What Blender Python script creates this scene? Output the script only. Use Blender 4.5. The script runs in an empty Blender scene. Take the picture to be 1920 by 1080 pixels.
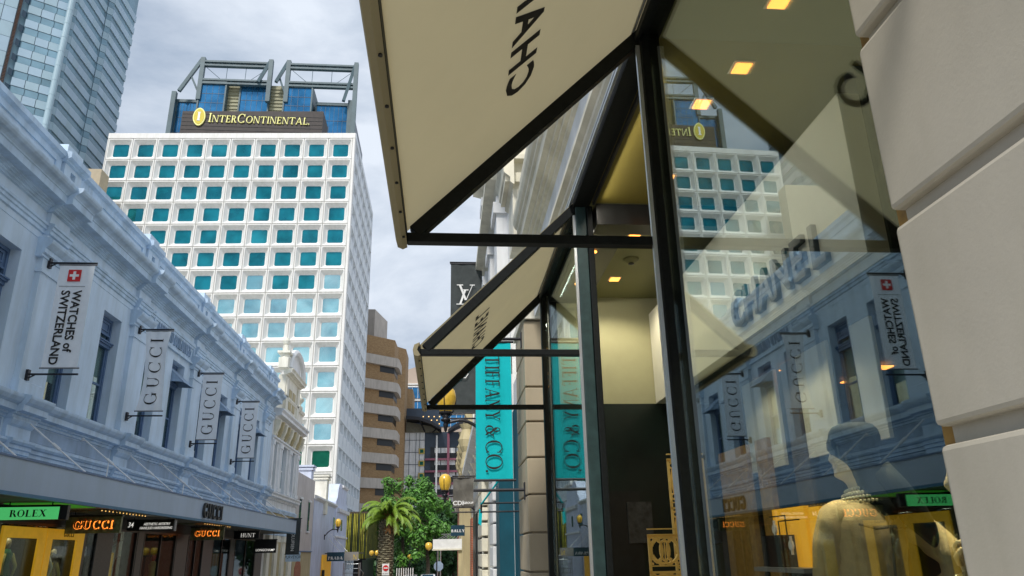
import bpy, bmesh, math, random
from mathutils import Vector, Matrix, noise as mnoise
random.seed(7)
R_ = math.radians
scene = bpy.context.scene
COL = scene.collection

# ------------------------------------------------------------------ camera
cam_d = bpy.data.cameras.new('camera')
cam = bpy.data.objects.new('camera', cam_d); COL.objects.link(cam)
cam_d.sensor_width = 36.0; cam_d.lens = 26.34; cam_d.clip_start = 0.05; cam_d.clip_end = 3000
XR = Vector((0.99621, -0.08485, -0.01900)); UP_ = Vector((-0.01048, -0.33407, 0.94249)); FW = Vector((0.08632, 0.93872, 0.33369))
cam.matrix_world = Matrix(((XR.x, UP_.x, -FW.x, 0.0), (XR.y, UP_.y, -FW.y, 0.0), (XR.z, UP_.z, -FW.z, 1.6), (0, 0, 0, 1)))
scene.camera = cam

# ------------------------------------------------------------------ world: pale broken overcast over a Nishita sky
SUN_EL, SUN_AZ = R_(50), R_(203)      # azimuth clockwise from +Y (north = along the street)
world = bpy.data.worlds.new('World'); scene.world = world; world.use_nodes = True
nt = world.node_tree; nt.nodes.clear()
def N(tree, kind, **k):
    n = tree.nodes.new(kind)
    for a, b in k.items():
        if a.startswith('i_'):
            key = a[2:]
            n.inputs[int(key) if key.isdigit() else key.replace('_', ' ')].default_value = b
        else: setattr(n, a, b)
    return n
sky = N(nt, 'ShaderNodeTexSky', sky_type='NISHITA', sun_disc=False, sun_elevation=SUN_EL, sun_rotation=SUN_AZ)
tc = N(nt, 'ShaderNodeTexCoord')
mp = N(nt, 'ShaderNodeMapping'); mp.inputs['Scale'].default_value = (1.6, 1.6, 3.4); mp.inputs['Location'].default_value = (0.7, 0.2, 0.4)
nz = N(nt, 'ShaderNodeTexNoise', i_Scale=1.5, i_Detail=9.0, i_Roughness=0.55, i_Distortion=0.35)
nz2 = N(nt, 'ShaderNodeTexNoise', i_Scale=0.9, i_Detail=5.0, i_Roughness=0.5)
cr = N(nt, 'ShaderNodeValToRGB')
cr.color_ramp.elements[0].position = 0.40; cr.color_ramp.elements[0].color = (0.31, 0.39, 0.51, 1)
cr.color_ramp.elements[1].position = 0.60; cr.color_ramp.elements[1].color = (0.69, 0.75, 0.84, 1)
gap = N(nt, 'ShaderNodeValToRGB')
gap.color_ramp.elements[0].position = 0.30; gap.color_ramp.elements[0].color = (0.55, 0.55, 0.55, 1)
gap.color_ramp.elements[1].position = 0.46; gap.color_ramp.elements[1].color = (1, 1, 1, 1)
sks = N(nt, 'ShaderNodeVectorMath', operation='SCALE'); sks.inputs['Scale'].default_value = 0.11
mx = N(nt, 'ShaderNodeMix', data_type='RGBA')
bg = N(nt, 'ShaderNodeBackground', i_Strength=1.0)
out = N(nt, 'ShaderNodeOutputWorld')
L = nt.links.new
L(tc.outputs['Generated'], mp.inputs['Vector']); L(mp.outputs[0], nz.inputs['Vector']); L(mp.outputs[0], nz2.inputs['Vector'])
L(nz.outputs['Fac'], cr.inputs[0]); L(nz2.outputs['Fac'], gap.inputs[0])
L(sky.outputs[0], sks.inputs[0]); L(gap.outputs[0], mx.inputs[0]); L(sks.outputs[0], mx.inputs[6]); L(cr.outputs[0], mx.inputs[7])
L(mx.outputs[2], bg.inputs[0]); L(bg.outputs[0], out.inputs[0])

sun_d = bpy.data.lights.new('sun', 'SUN'); sun_d.energy = 2.8; sun_d.angle = R_(12); sun_d.color = (1.0, 0.95, 0.88)
sun = bpy.data.objects.new('sun', sun_d); COL.objects.link(sun)
to_sun = Vector((math.sin(SUN_AZ) * math.cos(SUN_EL), math.cos(SUN_AZ) * math.cos(SUN_EL), math.sin(SUN_EL)))
sun.rotation_euler = to_sun.to_track_quat('Z', 'Y').to_euler()
vs = scene.view_settings
vs.view_transform = 'Standard'; vs.look = 'None'; vs.gamma = 1.0; vs.exposure = 0.24; vs.use_curve_mapping = False
scene.render.engine = 'CYCLES'
scene.cycles.max_bounces = 10; scene.cycles.transparent_max_bounces = 24; scene.cycles.glossy_bounces = 5

# ------------------------------------------------------------------ materials
def mat(name, col, rough=0.6, metal=0.0, var=0.10, scale=3.0, bump=0.0, bscale=None, spec=0.5, emit=None, estr=0.0,
        streak=0.0, coat=0.0):
    m = bpy.data.materials.new(name); m.use_nodes = True; t = m.node_tree; b = t.nodes['Principled BSDF']
    b.inputs['Roughness'].default_value = rough; b.inputs['Metallic'].default_value = metal
    b.inputs['Specular IOR Level'].default_value = spec
    if coat: b.inputs['Coat Weight'].default_value = coat
    g = N(t, 'ShaderNodeNewGeometry')
    n = N(t, 'ShaderNodeTexNoise', i_Scale=scale, i_Detail=6.0, i_Roughness=0.6)
    t.links.new(g.outputs['Position'], n.inputs['Vector'])
    r = N(t, 'ShaderNodeValToRGB')
    lo = [max(0, c * (1 - var)) for c in col]; hi = [min(1, c * (1 + var)) for c in col]
    r.color_ramp.elements[0].position = 0.3; r.color_ramp.elements[0].color = (*lo, 1)
    r.color_ramp.elements[1].position = 0.7; r.color_ramp.elements[1].color = (*hi, 1)
    t.links.new(n.outputs['Fac'], r.inputs[0])
    src = r.outputs[0]
    if streak:
        mp2 = N(t, 'ShaderNodeMapping'); mp2.inputs['Scale'].default_value = (0.9, 0.9, 0.14)
        n2 = N(t, 'ShaderNodeTexNoise', i_Scale=2.5, i_Detail=5.0, i_Roughness=0.65)
        t.links.new(g.outputs['Position'], mp2.inputs[0]); t.links.new(mp2.outputs[0], n2.inputs['Vector'])
        r2 = N(t, 'ShaderNodeValToRGB')
        r2.color_ramp.elements[0].position = 0.32; k = 1 - streak; r2.color_ramp.elements[0].color = (k, k, k * 0.97, 1)
        r2.color_ramp.elements[1].position = 0.58; r2.color_ramp.elements[1].color = (1, 1, 1, 1)
        t.links.new(n2.outputs['Fac'], r2.inputs[0])
        mm = N(t, 'ShaderNodeMix', data_type='RGBA', blend_type='MULTIPLY'); mm.inputs[0].default_value = 1.0
        t.links.new(src, mm.inputs[6]); t.links.new(r2.outputs[0], mm.inputs[7]); src = mm.outputs[2]
    t.links.new(src, b.inputs['Base Color'])
    if bump:
        n3 = N(t, 'ShaderNodeTexNoise', i_Scale=bscale or scale * 8, i_Detail=5.0)
        t.links.new(g.outputs['Position'], n3.inputs['Vector'])
        bp = N(t, 'ShaderNodeBump', i_Strength=bump, i_Distance=0.02)
        t.links.new(n3.outputs['Fac'], bp.inputs['Height']); t.links.new(bp.outputs[0], b.inputs['Normal'])
    if emit:
        b.inputs['Emission Color'].default_value = (*emit, 1); b.inputs['Emission Strength'].default_value = estr
    return m

def glass(name, refl=0.4, tint=(0.8, 0.85, 0.8), rough=0.0, gcol=(1, 1, 1), fres=0.30):
    m = bpy.data.materials.new(name); m.use_nodes = True; t = m.node_tree; t.nodes.clear()
    o = N(t, 'ShaderNodeOutputMaterial'); mix = N(t, 'ShaderNodeMixShader')
    tr = N(t, 'ShaderNodeBsdfTransparent'); tr.inputs[0].default_value = (*tint, 1)
    gl = N(t, 'ShaderNodeBsdfGlossy'); gl.inputs['Roughness'].default_value = rough; gl.inputs['Color'].default_value = (*gcol, 1)
    lw = N(t, 'ShaderNodeLayerWeight', i_Blend=0.35)
    ma = N(t, 'ShaderNodeMath', operation='MULTIPLY_ADD', use_clamp=True); ma.inputs[1].default_value = fres; ma.inputs[2].default_value = refl
    t.links.new(lw.outputs['Fresnel'], ma.inputs[0]); t.links.new(ma.outputs[0], mix.inputs[0])
    t.links.new(tr.outputs[0], mix.inputs[1]); t.links.new(gl.outputs[0], mix.inputs[2]); t.links.new(mix.outputs[0], o.inputs[0])
    return m

def cloth(name, col, trans=0.4, var=0.05, scale=5):
    m = mat(name, col, 0.85, var=var, scale=scale, bump=0.12, bscale=300); t = m.node_tree
    b = t.nodes['Principled BSDF']; o = [n for n in t.nodes if n.type == 'OUTPUT_MATERIAL'][0]
    tl = N(t, 'ShaderNodeBsdfTranslucent'); tl.inputs[0].default_value = (*col, 1)
    mix = N(t, 'ShaderNodeMixShader'); mix.inputs[0].default_value = trans
    t.links.new(b.outputs[0], mix.inputs[1]); t.links.new(tl.outputs[0], mix.inputs[2]); t.links.new(mix.outputs[0], o.inputs[0])
    return m

def brick(name, c1, c2, mortar, sc=1.0, bw=0.24, bh=0.086, axis='XZ', ms=0.01):
    m = bpy.data.materials.new(name); m.use_nodes = True; t = m.node_tree; b = t.nodes['Principled BSDF']
    g = N(t, 'ShaderNodeNewGeometry'); sp = N(t, 'ShaderNodeSeparateXYZ'); cb = N(t, 'ShaderNodeCombineXYZ')
    ad = N(t, 'ShaderNodeMath', operation='ADD')
    t.links.new(g.outputs['Position'], sp.inputs[0]); t.links.new(sp.outputs[0], ad.inputs[0]); t.links.new(sp.outputs[1], ad.inputs[1])
    t.links.new(ad.outputs[0], cb.inputs[0]); t.links.new(sp.outputs[2], cb.inputs[1])
    br = N(t, 'ShaderNodeTexBrick'); br.inputs['Scale'].default_value = sc
    br.inputs['Color1'].default_value = (*c1, 1); br.inputs['Color2'].default_value = (*c2, 1); br.inputs['Mortar'].default_value = (*mortar, 1)
    br.inputs['Brick Width'].default_value = bw; br.inputs['Row Height'].default_value = bh; br.inputs['Mortar Size'].default_value = ms
    t.links.new(cb.outputs[0], br.inputs['Vector']); t.links.new(br.outputs['Color'], b.inputs['Base Color'])
    b.inputs['Roughness'].default_value = 0.85
    bp = N(t, 'ShaderNodeBump', i_Strength=0.5, i_Distance=0.01); t.links.new(br.outputs['Fac'], bp.inputs['Height']); bp.invert = True
    t.links.new(bp.outputs[0], b.inputs['Normal'])
    return m

M = dict(
    asphalt=mat('asphalt', (0.05, 0.05, 0.052), 0.9, var=0.25, scale=8, bump=0.3, bscale=120),
    paving=mat('paving', (0.42, 0.40, 0.36), 0.8, var=0.15, scale=2, bump=0.1),
    kerb=mat('kerb_stone', (0.35, 0.34, 0.32), 0.8),
    line=mat('road_paint', (0.75, 0.75, 0.7), 0.6),
    bluewall=mat('pale_blue_render', (0.57, 0.70, 0.84), 0.6, var=0.08, scale=0.6, bump=0.05, bscale=40, streak=0.15),
    bluetrim=mat('pale_blue_trim', (0.50, 0.65, 0.82), 0.55, var=0.12, scale=1.4, streak=0.24),
    bluepanel=mat('blue_grey_panel', (0.30, 0.41, 0.56), 0.6, var=0.14, scale=1.5, streak=0.2),
    bluetimber=mat('blue_timber', (0.10, 0.17, 0.30), 0.45, var=0.15, scale=4),
    fascia=mat('fascia_steel', (0.38, 0.48, 0.61), 0.45, var=0.05, scale=0.5, streak=0.06),
    fasciaedge=mat('fascia_edge', (0.02, 0.14, 0.26), 0.4),
    soffit=mat('soffit', (0.16, 0.15, 0.11), 0.7, var=0.2, scale=2),
    white=mat('white_concrete', (0.78, 0.775, 0.755), 0.55, var=0.04, scale=0.35, streak=0.12),
    whiteside=mat('white_side_shade', (0.72, 0.76, 0.80), 0.6, var=0.05, scale=0.4, streak=0.08),  # cooler copy of the hotel white; side-face shade put into the colour
    joint=mat('joint_grey', (0.42, 0.42, 0.38), 0.8),
    cream=mat('cream_render', (0.82, 0.79, 0.68), 0.65, var=0.10, scale=1.0, streak=0.24, bump=0.05, bscale=40),
    creamtrim=mat('cream_trim', (0.82, 0.78, 0.64), 0.6, var=0.12, scale=2.0, streak=0.2),
    greywhite=mat('grey_white_render', (0.80, 0.81, 0.82), 0.6, var=0.08, scale=1, streak=0.18),
    lilac=mat('lilac_render', (0.60, 0.66, 0.82), 0.65, var=0.08, scale=0.8, streak=0.16),
    pinkish=mat('beige_pink_render', (0.58, 0.53, 0.50), 0.7, var=0.08, scale=0.8, streak=0.16),
    ochre=mat('ochre_render', (0.50, 0.42, 0.24), 0.7, var=0.12, scale=1.0, streak=0.18),
    sand=mat('sandstone', (0.44, 0.37, 0.26), 0.7, var=0.08, scale=1.5, bump=0.06, bscale=60, streak=0.08),
    pier=mat('pier_render', (0.50, 0.465, 0.39), 0.66, var=0.12, scale=0.9, bump=0.05, bscale=80, streak=0.10),
    steel=mat('black_steel', (0.008, 0.010, 0.010), 0.55, spec=0.15, metal=0.0, var=0.3, scale=20, bump=0.06, bscale=260),
    steelgreen=mat('green_black_steel', (0.025, 0.05, 0.05), 0.45, spec=0.3, var=0.25, scale=10),
    alu=mat('aluminium_track', (0.55, 0.58, 0.60), 0.35, metal=0.7),
    canvas=cloth('cream_canvas', (0.47, 0.41, 0.255), 0.40, var=0.09, scale=0.8),
    print=mat('dark_print', (0.02, 0.018, 0.015), 0.8),
    bannerw=cloth('white_banner_cloth', (0.84, 0.87, 0.90), 0.18),
    bannerteal=cloth('teal_banner_cloth', (0.0, 0.62, 0.68), 0.25),
    bannerblk=cloth('charcoal_banner_cloth', (0.055, 0.065, 0.065), 0.10, var=0.2),
    bannergry=cloth('grey_banner_cloth', (0.15, 0.14, 0.12), 0.10, var=0.2),
    red=mat('sign_red', (0.62, 0.02, 0.02), 0.5),
    pwhite=mat('print_white', (0.85, 0.85, 0.83), 0.5),
    black=mat('near_black', (0.008, 0.009, 0.010), 0.35, var=0.4, scale=6),
    blackstone=mat('dark_stone', (0.03, 0.032, 0.034), 0.35, var=0.6, scale=14),
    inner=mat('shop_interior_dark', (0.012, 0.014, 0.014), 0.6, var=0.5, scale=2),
    innerg=mat('dark_green_reflection', (0.003, 0.010, 0.008), 0.35, var=0.5, scale=1.2),  # greenish plant reflection put into the dark wall colour
    endwall=mat('interior_end_plaster', (0.34, 0.335, 0.21), 0.7, var=0.05),
    olivewall=mat('interior_plaster', (0.17, 0.165, 0.07), 0.7, var=0.04, scale=1),
    ochreceil=mat('ochre_ceiling', (0.15, 0.12, 0.015), 0.7, var=0.05),
    whitewall=mat('interior_white', (0.56, 0.56, 0.50), 0.7, var=0.03, scale=1),
    amber=mat('amber_timber', (0.26, 0.15, 0.03), 0.5, var=0.4, scale=14),
    gold=mat('gold_filigree', (0.62, 0.42, 0.12), 0.38, metal=0.5, var=0.15, scale=10, emit=(0.8, 0.5, 0.1), estr=0.05),
    downlight=mat('downlight', (1, 0.6, 0.25), 0.5, emit=(1.0, 0.34, 0.05), estr=3.0),
    neon=mat('orange_letter_glow', (0.9, 0.4, 0.1), 0.5, emit=(1.0, 0.26, 0.03), estr=1.6),
    rolexg=mat('green_lightbox', (0.03, 0.25, 0.08), 0.4, var=0.2, scale=6, emit=(0.08, 0.55, 0.16), estr=0.62),
    greenlit=mat('green_lit_soffit', (0.02, 0.14, 0.02), 0.5, emit=(0.03, 0.3, 0.02), estr=0.35),
    yellowlit=mat('yellow_lit_display', (0.60, 0.34, 0.02), 0.5, var=0.2, scale=2, emit=(0.9, 0.46, 0.02), estr=0.22),
    glowwhite=mat('glow_white', (0.8, 0.8, 0.76), 0.5, emit=(1, .97, .9), estr=0.45),  # white lettering given a glow so it reads under the dark canopy
    louvrebrown=mat('brown_louvre', (0.10, 0.05, 0.03), 0.7),
    watchlit=mat('amber_lit_display', (0.7, 0.4, 0.03), 0.5, emit=(1.0, 0.45, 0.03), estr=0.55),
    camo=mat('olive_marble', (0.10, 0.11, 0.05), 0.3, var=0.9, scale=7),
    bulbs=mat('bulb', (1, 0.8, 0.4), 0.5, emit=(1, 0.55, 0.15), estr=1.2),
    globe=mat('yellow_globe', (0.72, 0.46, 0.05), 0.25, var=0.15, scale=8, coat=0.5, emit=(0.9, 0.5, 0.05), estr=0.10),
    iron=mat('cast_iron', (0.03, 0.03, 0.035), 0.45, metal=0.5),
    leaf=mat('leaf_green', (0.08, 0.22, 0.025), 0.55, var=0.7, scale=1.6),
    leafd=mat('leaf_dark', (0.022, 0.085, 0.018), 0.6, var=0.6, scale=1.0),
    palmleaf=mat('palm_leaf', (0.17, 0.28, 0.02), 0.5, var=0.5, scale=1.5),
    palmdry=mat('palm_dry', (0.26, 0.13, 0.04), 0.8, var=0.4, scale=5),
    bark=mat('bark', (0.07, 0.055, 0.035), 0.9, var=0.5, scale=9, bump=0.6, bscale=30),
    palmbark=mat('palm_bark', (0.22, 0.20, 0.13), 0.9, var=0.75, scale=7, bump=0.8, bscale=20),
    teal=mat('teal_column', (0.006, 0.075, 0.11), 0.4, var=0.2, scale=2),
    woodsign=mat('dark_timber_sign', (0.030, 0.022, 0.020), 0.6, var=0.45, scale=0.9),
    signgold=mat('sign_gold', (0.80, 0.78, 0.30), 0.5, emit=(0.9, 0.85, 0.3), estr=0.12),
    leafgold=mat('emblem_gold', (0.62, 0.50, 0.02), 0.4),
    greensteel=mat('green_grey_steel', (0.07, 0.12, 0.14), 0.5, var=0.2, scale=0.5),
    louvre=mat('louvre_tan', (0.34, 0.33, 0.21), 0.6, var=0.14, scale=0.3),
    brownbrick=brick('brown_brick', (0.42, 0.26, 0.12), (0.32, 0.19, 0.08), (0.22, 0.16, 0.10), 1.0, 0.6, 0.22, ms=0.03),
    redbrick=brick('red_brick', (0.42, 0.10, 0.04), (0.32, 0.07, 0.03), (0.35, 0.28, 0.2)),
    concband=mat('concrete_band', (0.48, 0.43, 0.38), 0.7, var=0.08, scale=0.4, streak=0.2),
    beige=mat('beige_concrete', (0.52, 0.42, 0.34), 0.7, var=0.08, scale=0.2),
    signdark=mat('sign_letter_dark', (0.012, 0.022, 0.035), 0.4),
    navyline=mat('mullion_blue', (0.03, 0.07, 0.12), 0.4),
    navy=mat('navy_metal', (0.035, 0.055, 0.085), 0.4, var=0.2, scale=0.5),
    plum=mat('plum_spandrel', (0.25, 0.08, 0.12), 0.5),
    goldfr=mat('gold_frame', (0.55, 0.40, 0.08), 0.5),
    towerp=mat('tower_panel', (0.36, 0.49, 0.56), 0.35, var=0.10, scale=0.12),
    towerp2=mat('tower_panel_cool', (0.38, 0.51, 0.61), 0.3, var=0.10, scale=0.12),
    towerb=mat('tower_band', (0.19, 0.32, 0.40), 0.25, var=0.3, scale=0.10),
    towerd=mat('tower_dark_glass', (0.02, 0.06, 0.10), 0.12),
    curtain=mat('blind_cloth', (0.55, 0.60, 0.58), 0.8),
    skin=mat('mannequin_skin', (0.62, 0.50, 0.30), 0.35, var=0.05, scale=6),
    jacket=mat('tan_jacket', (0.34, 0.26, 0.13), 0.8, var=0.22, scale=18, bump=0.5, bscale=160),
    trim=mat('braided_trim', (0.05, 0.035, 0.015), 0.7, var=0.4, scale=70),
    hair=mat('dark_hair', (0.004, 0.008, 0.010), 0.75, spec=0.15, var=0.3, scale=20),
    knit=mat('bead_knit', (0.55, 0.52, 0.36), 0.4, var=0.6, scale=90),
    yslat=mat('yellow_green_fin', (0.36, 0.34, 0.04), 0.45, var=0.5, scale=1.2),
    dslat=mat('dark_green_fin', (0.06, 0.08, 0.03), 0.45, var=0.3, scale=1.2),
    signblue=mat('sign_dark_blue', (0.01, 0.05, 0.08), 0.4),
    signgrey=mat('sign_grey', (0.28, 0.27, 0.25), 0.5, metal=0.3),
    carwhite=mat('car_white', (0.7, 0.72, 0.75), 0.25, coat=0.8), tyre=mat('tyre', (0.015, 0.015, 0.015), 0.9),
    clothesr=mat('scarf_red', (0.45, 0.03, 0.02), 0.7), clothesg=mat('coat_green', (0.02, 0.16, 0.05), 0.7),
    clothesy=mat('shirt_cream', (0.6, 0.5, 0.15), 0.7), clothesb=mat('coat_blue', (0.04, 0.12, 0.15), 0.7),
    frame=mat('frame_grey', (0.2, 0.2, 0.2), 0.4),
)
GL = glass('shop_glass', 0.125, (0.95, 0.97, 0.92), gcol=(0.86, 0.97, 1.0), fres=0.22)
GLd = glass('window_glass', 0.02, (0.70, 0.78, 0.78), fres=0.10)
def skyglass(name, col, mixf, rough=0.04, gcol=None):  # noise puts cloud-like reflection mottle into the glass colours
    m = bpy.data.materials.new(name); m.use_nodes = True; t = m.node_tree; t.nodes.clear()
    o = N(t, 'ShaderNodeOutputMaterial'); mix = N(t, 'ShaderNodeMixShader'); mix.inputs[0].default_value = mixf
    g = N(t, 'ShaderNodeNewGeometry'); n = N(t, 'ShaderNodeTexNoise', i_Scale=0.30, i_Detail=4.0)
    t.links.new(g.outputs['Position'], n.inputs['Vector'])
    r = N(t, 'ShaderNodeValToRGB'); r.color_ramp.elements[0].position = 0.35; r.color_ramp.elements[1].position = 0.65
    r.color_ramp.elements[0].color = (*[c * 0.5 for c in col], 1); r.color_ramp.elements[1].color = (*[min(1, c * 1.5) for c in col], 1)
    t.links.new(n.outputs['Fac'], r.inputs[0])
    d = N(t, 'ShaderNodeBsdfDiffuse'); t.links.new(r.outputs[0], d.inputs[0])
    gl = N(t, 'ShaderNodeBsdfGlossy'); gl.inputs['Roughness'].default_value = rough; gl.inputs['Color'].default_value = (*(gcol or col), 1)
    gr = N(t, 'ShaderNodeValToRGB'); n9 = N(t, 'ShaderNodeTexNoise', i_Scale=0.22, i_Detail=5.0, i_Distortion=0.6); t.links.new(g.outputs['Position'], n9.inputs['Vector']); t.links.new(n9.outputs['Fac'], gr.inputs[0])
    gr.color_ramp.elements[0].position = 0.38; gr.color_ramp.elements[1].position = 0.62; gr.color_ramp.elements[0].color = (*[c * 0.72 for c in (gcol or col)], 1); gr.color_ramp.elements[1].color = (*[min(1, c * 1.15) for c in (gcol or col)], 1); t.links.new(gr.outputs[0], gl.inputs['Color'])
    t.links.new(d.outputs[0], mix.inputs[1]); t.links.new(gl.outputs[0], mix.inputs[2]); t.links.new(mix.outputs[0], o.inputs[0])
    return m
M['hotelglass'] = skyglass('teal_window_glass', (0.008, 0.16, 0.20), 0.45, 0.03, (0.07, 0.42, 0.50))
M['hotelglass2'] = skyglass('sky_reflection_glass', (0.05, 0.35, 0.42), 0.75, 0.02, (0.62, 0.95, 1.0))  # bright cloud reflection put into the pane colour
M['hotelglass3'] = skyglass('green_reflection_glass', (0.004, 0.09, 0.05), 0.3, 0.05, (0.05, 0.3, 0.2))  # dark green reflection put into the pane colour
M['blueglass'] = skyglass('blue_curtain_glass', (0.03, 0.17, 0.36), 0.55, 0.03, (0.14, 0.42, 0.72))
M['greyglass'] = skyglass('grey_glass', (0.10, 0.16, 0.18), 0.5, 0.03, (0.6, 0.75, 0.8))

# ------------------------------------------------------------------ mesh builder and hierarchy
class MB:
    def __init__(s): s.v = []; s.f = []
    def add(s, vs_, fs):
        k = len(s.v); s.v += [tuple(p) for p in vs_]; s.f += [tuple(i + k for i in q) for q in fs]; return s
    def box(s, x0, x1, y0, y1, z0, z1):
        v = [(x, y, z) for x in (x0, x1) for y in (y0, y1) for z in (z0, z1)]
        return s.add(v, [(0, 1, 3, 2), (4, 6, 7, 5), (0, 4, 5, 1), (2, 3, 7, 6), (0, 2, 6, 4), (1, 5, 7, 3)])
    def prism(s, pts, y0, y1, axis='y'):
        n = len(pts)
        def mk(p, t):
            return (p[0], t, p[1]) if axis == 'y' else ((t, p[0], p[1]) if axis == 'x' else (p[0], p[1], t))
        v = [mk(p, y0) for p in pts] + [mk(p, y1) for p in pts]
        f = [tuple(range(n)), tuple(range(2 * n - 1, n - 1, -1))] + [(i, i + n, (i + 1) % n + n, (i + 1) % n) for i in range(n)]
        return s.add(v, f)
    def beam(s, a, b, w, h, up=(0, 0, 1)):
        a, b = Vector(a), Vector(b); d = (b - a).normalized(); sd = d.cross(Vector(up))
        if sd.length < 1e-4: sd = d.cross(Vector((1, 0, 0)))
        sd.normalize(); u = sd.cross(d); v = []
        for p in (a, b):
            for i, j in ((-1, -1), (1, -1), (1, 1), (-1, 1)): v.append(p + sd * w / 2 * i + u * h / 2 * j)
        return s.add(v, [(0, 3, 2, 1), (4, 5, 6, 7), (0, 1, 5, 4), (1, 2, 6, 5), (2, 3, 7, 6), (3, 0, 4, 7)])
    def tube(s, pts, r, n=8, closed=False):
        pts = [Vector(p) for p in pts]; m = len(pts); rr = r if isinstance(r, (list, tuple)) else [r] * m; v = []; f = []
        ref = None
        for i, p in enumerate(pts):
            d = (pts[(i + 1) % m] - pts[i - 1]) if (closed or 0 < i < m - 1) else (pts[1] - pts[0] if i == 0 else pts[-1] - pts[-2])
            d.normalize()
            if ref is None:
                ref = d.cross(Vector((0, 0, 1)));
                if ref.length < 0.05: ref = d.cross(Vector((1, 0, 0)))
            ref = (ref - d * ref.dot(d)).normalized(); b = d.cross(ref)
            for k in range(n):
                a = 2 * math.pi * k / n; v.append(p + (ref * math.cos(a) + b * math.sin(a)) * rr[i])
        for i in range(m if closed else m - 1):
            for k in range(n):
                j = (i + 1) % m
                f.append((i * n + k, i * n + (k + 1) % n, j * n + (k + 1) % n, j * n + k))
        if not closed: f += [tuple(range(n - 1, -1, -1)), tuple((m - 1) * n + k for k in range(n))]
        return s.add(v, f)
    def lathe(s, prof, c=(0, 0, 0), n=16, sx=1, sy=1):
        v = []; f = []; m = len(prof)
        for (r, z) in prof:
            for k in range(n):
                a = 2 * math.pi * k / n; v.append((c[0] + r * sx * math.cos(a), c[1] + r * sy * math.sin(a), c[2] + z))
        for i in range(m - 1):
            for k in range(n): f.append((i * n + k, i * n + (k + 1) % n, (i + 1) * n + (k + 1) % n, (i + 1) * n + k))
        f += [tuple(range(n - 1, -1, -1)), tuple((m - 1) * n + k for k in range(n))]
        return s.add(v, f)
    def mesh(s, name, material, smooth=False):
        me = bpy.data.meshes.new(name); me.from_pydata(s.v, [], s.f)
        if material: me.materials.append(material)
        bm = bmesh.new(); bm.from_mesh(me); bmesh.ops.recalc_face_normals(bm, faces=bm.faces); bm.to_mesh(me); bm.free()
        if smooth:
            for p in me.polygons: p.use_smooth = True
        return me

WL = {}
def link(o, parent=None, local=False):
    COL.objects.link(o)
    if parent is not None:
        o.parent = parent
        if not local:
            w = WL.get(parent.name, Vector((0, 0, 0)))
            o.matrix_parent_inverse = Matrix.Translation(-w)
    return o
def thing(name, label, cat, loc=(0, 0, 0), group=None, rot=(0, 0, 0)):
    o = bpy.data.objects.new(name, None); o.empty_display_size = 0.3; o.location = loc; o.rotation_euler = rot
    COL.objects.link(o); o['label'] = label; o['category'] = cat
    if group: o['group'] = group
    WL[o.name] = Vector(loc); return o
def part(name, mb, material, parent=None, smooth=False, local=False, bevel=0, label=None, kind=None, sub=0):
    me = mb if isinstance(mb, bpy.types.Mesh) else mb.mesh(name, M[material] if isinstance(material, str) else material, smooth)
    o = bpy.data.objects.new(name, me); link(o, parent, local)
    if bevel:
        b = o.modifiers.new('bevel', 'BEVEL'); b.width = bevel; b.segments = 2; b.limit_method = 'ANGLE'
    if sub:
        b = o.modifiers.new('sub', 'SUBSURF'); b.levels = sub; b.render_levels = sub
    if label: o['label'] = label
    if kind: o['kind'] = kind
    return o
def solo(name, mb, material, label, cat, group=None, **k):
    o = part(name, mb, material, None, **k); o['label'] = label; o['category'] = cat
    if group: o['group'] = group
    return o
def struct(name, mb, material, **k): return part(name, mb, material, None, kind='structure', **k)
def copy_tree(src, parent=None, loc=None, label=None, rot=None):
    c = src.copy(); COL.objects.link(c)
    if parent is not None: c.parent = parent
    if loc is not None: c.location = loc
    if rot is not None: c.rotation_euler = rot
    if label: c['label'] = label
    for ch in list(src.children): copy_tree(ch, c)
    return c
def inst(src_mesh, name, parent, loc=(0, 0, 0), local=False, rot=None):
    o = bpy.data.objects.new(name, src_mesh)
    COL.objects.link(o); o.parent = parent
    if not local: o.matrix_parent_inverse = Matrix.Translation(-WL.get(parent.name, Vector((0, 0, 0))))
    o.location = loc
    if rot: o.rotation_euler = rot
    return o

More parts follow.
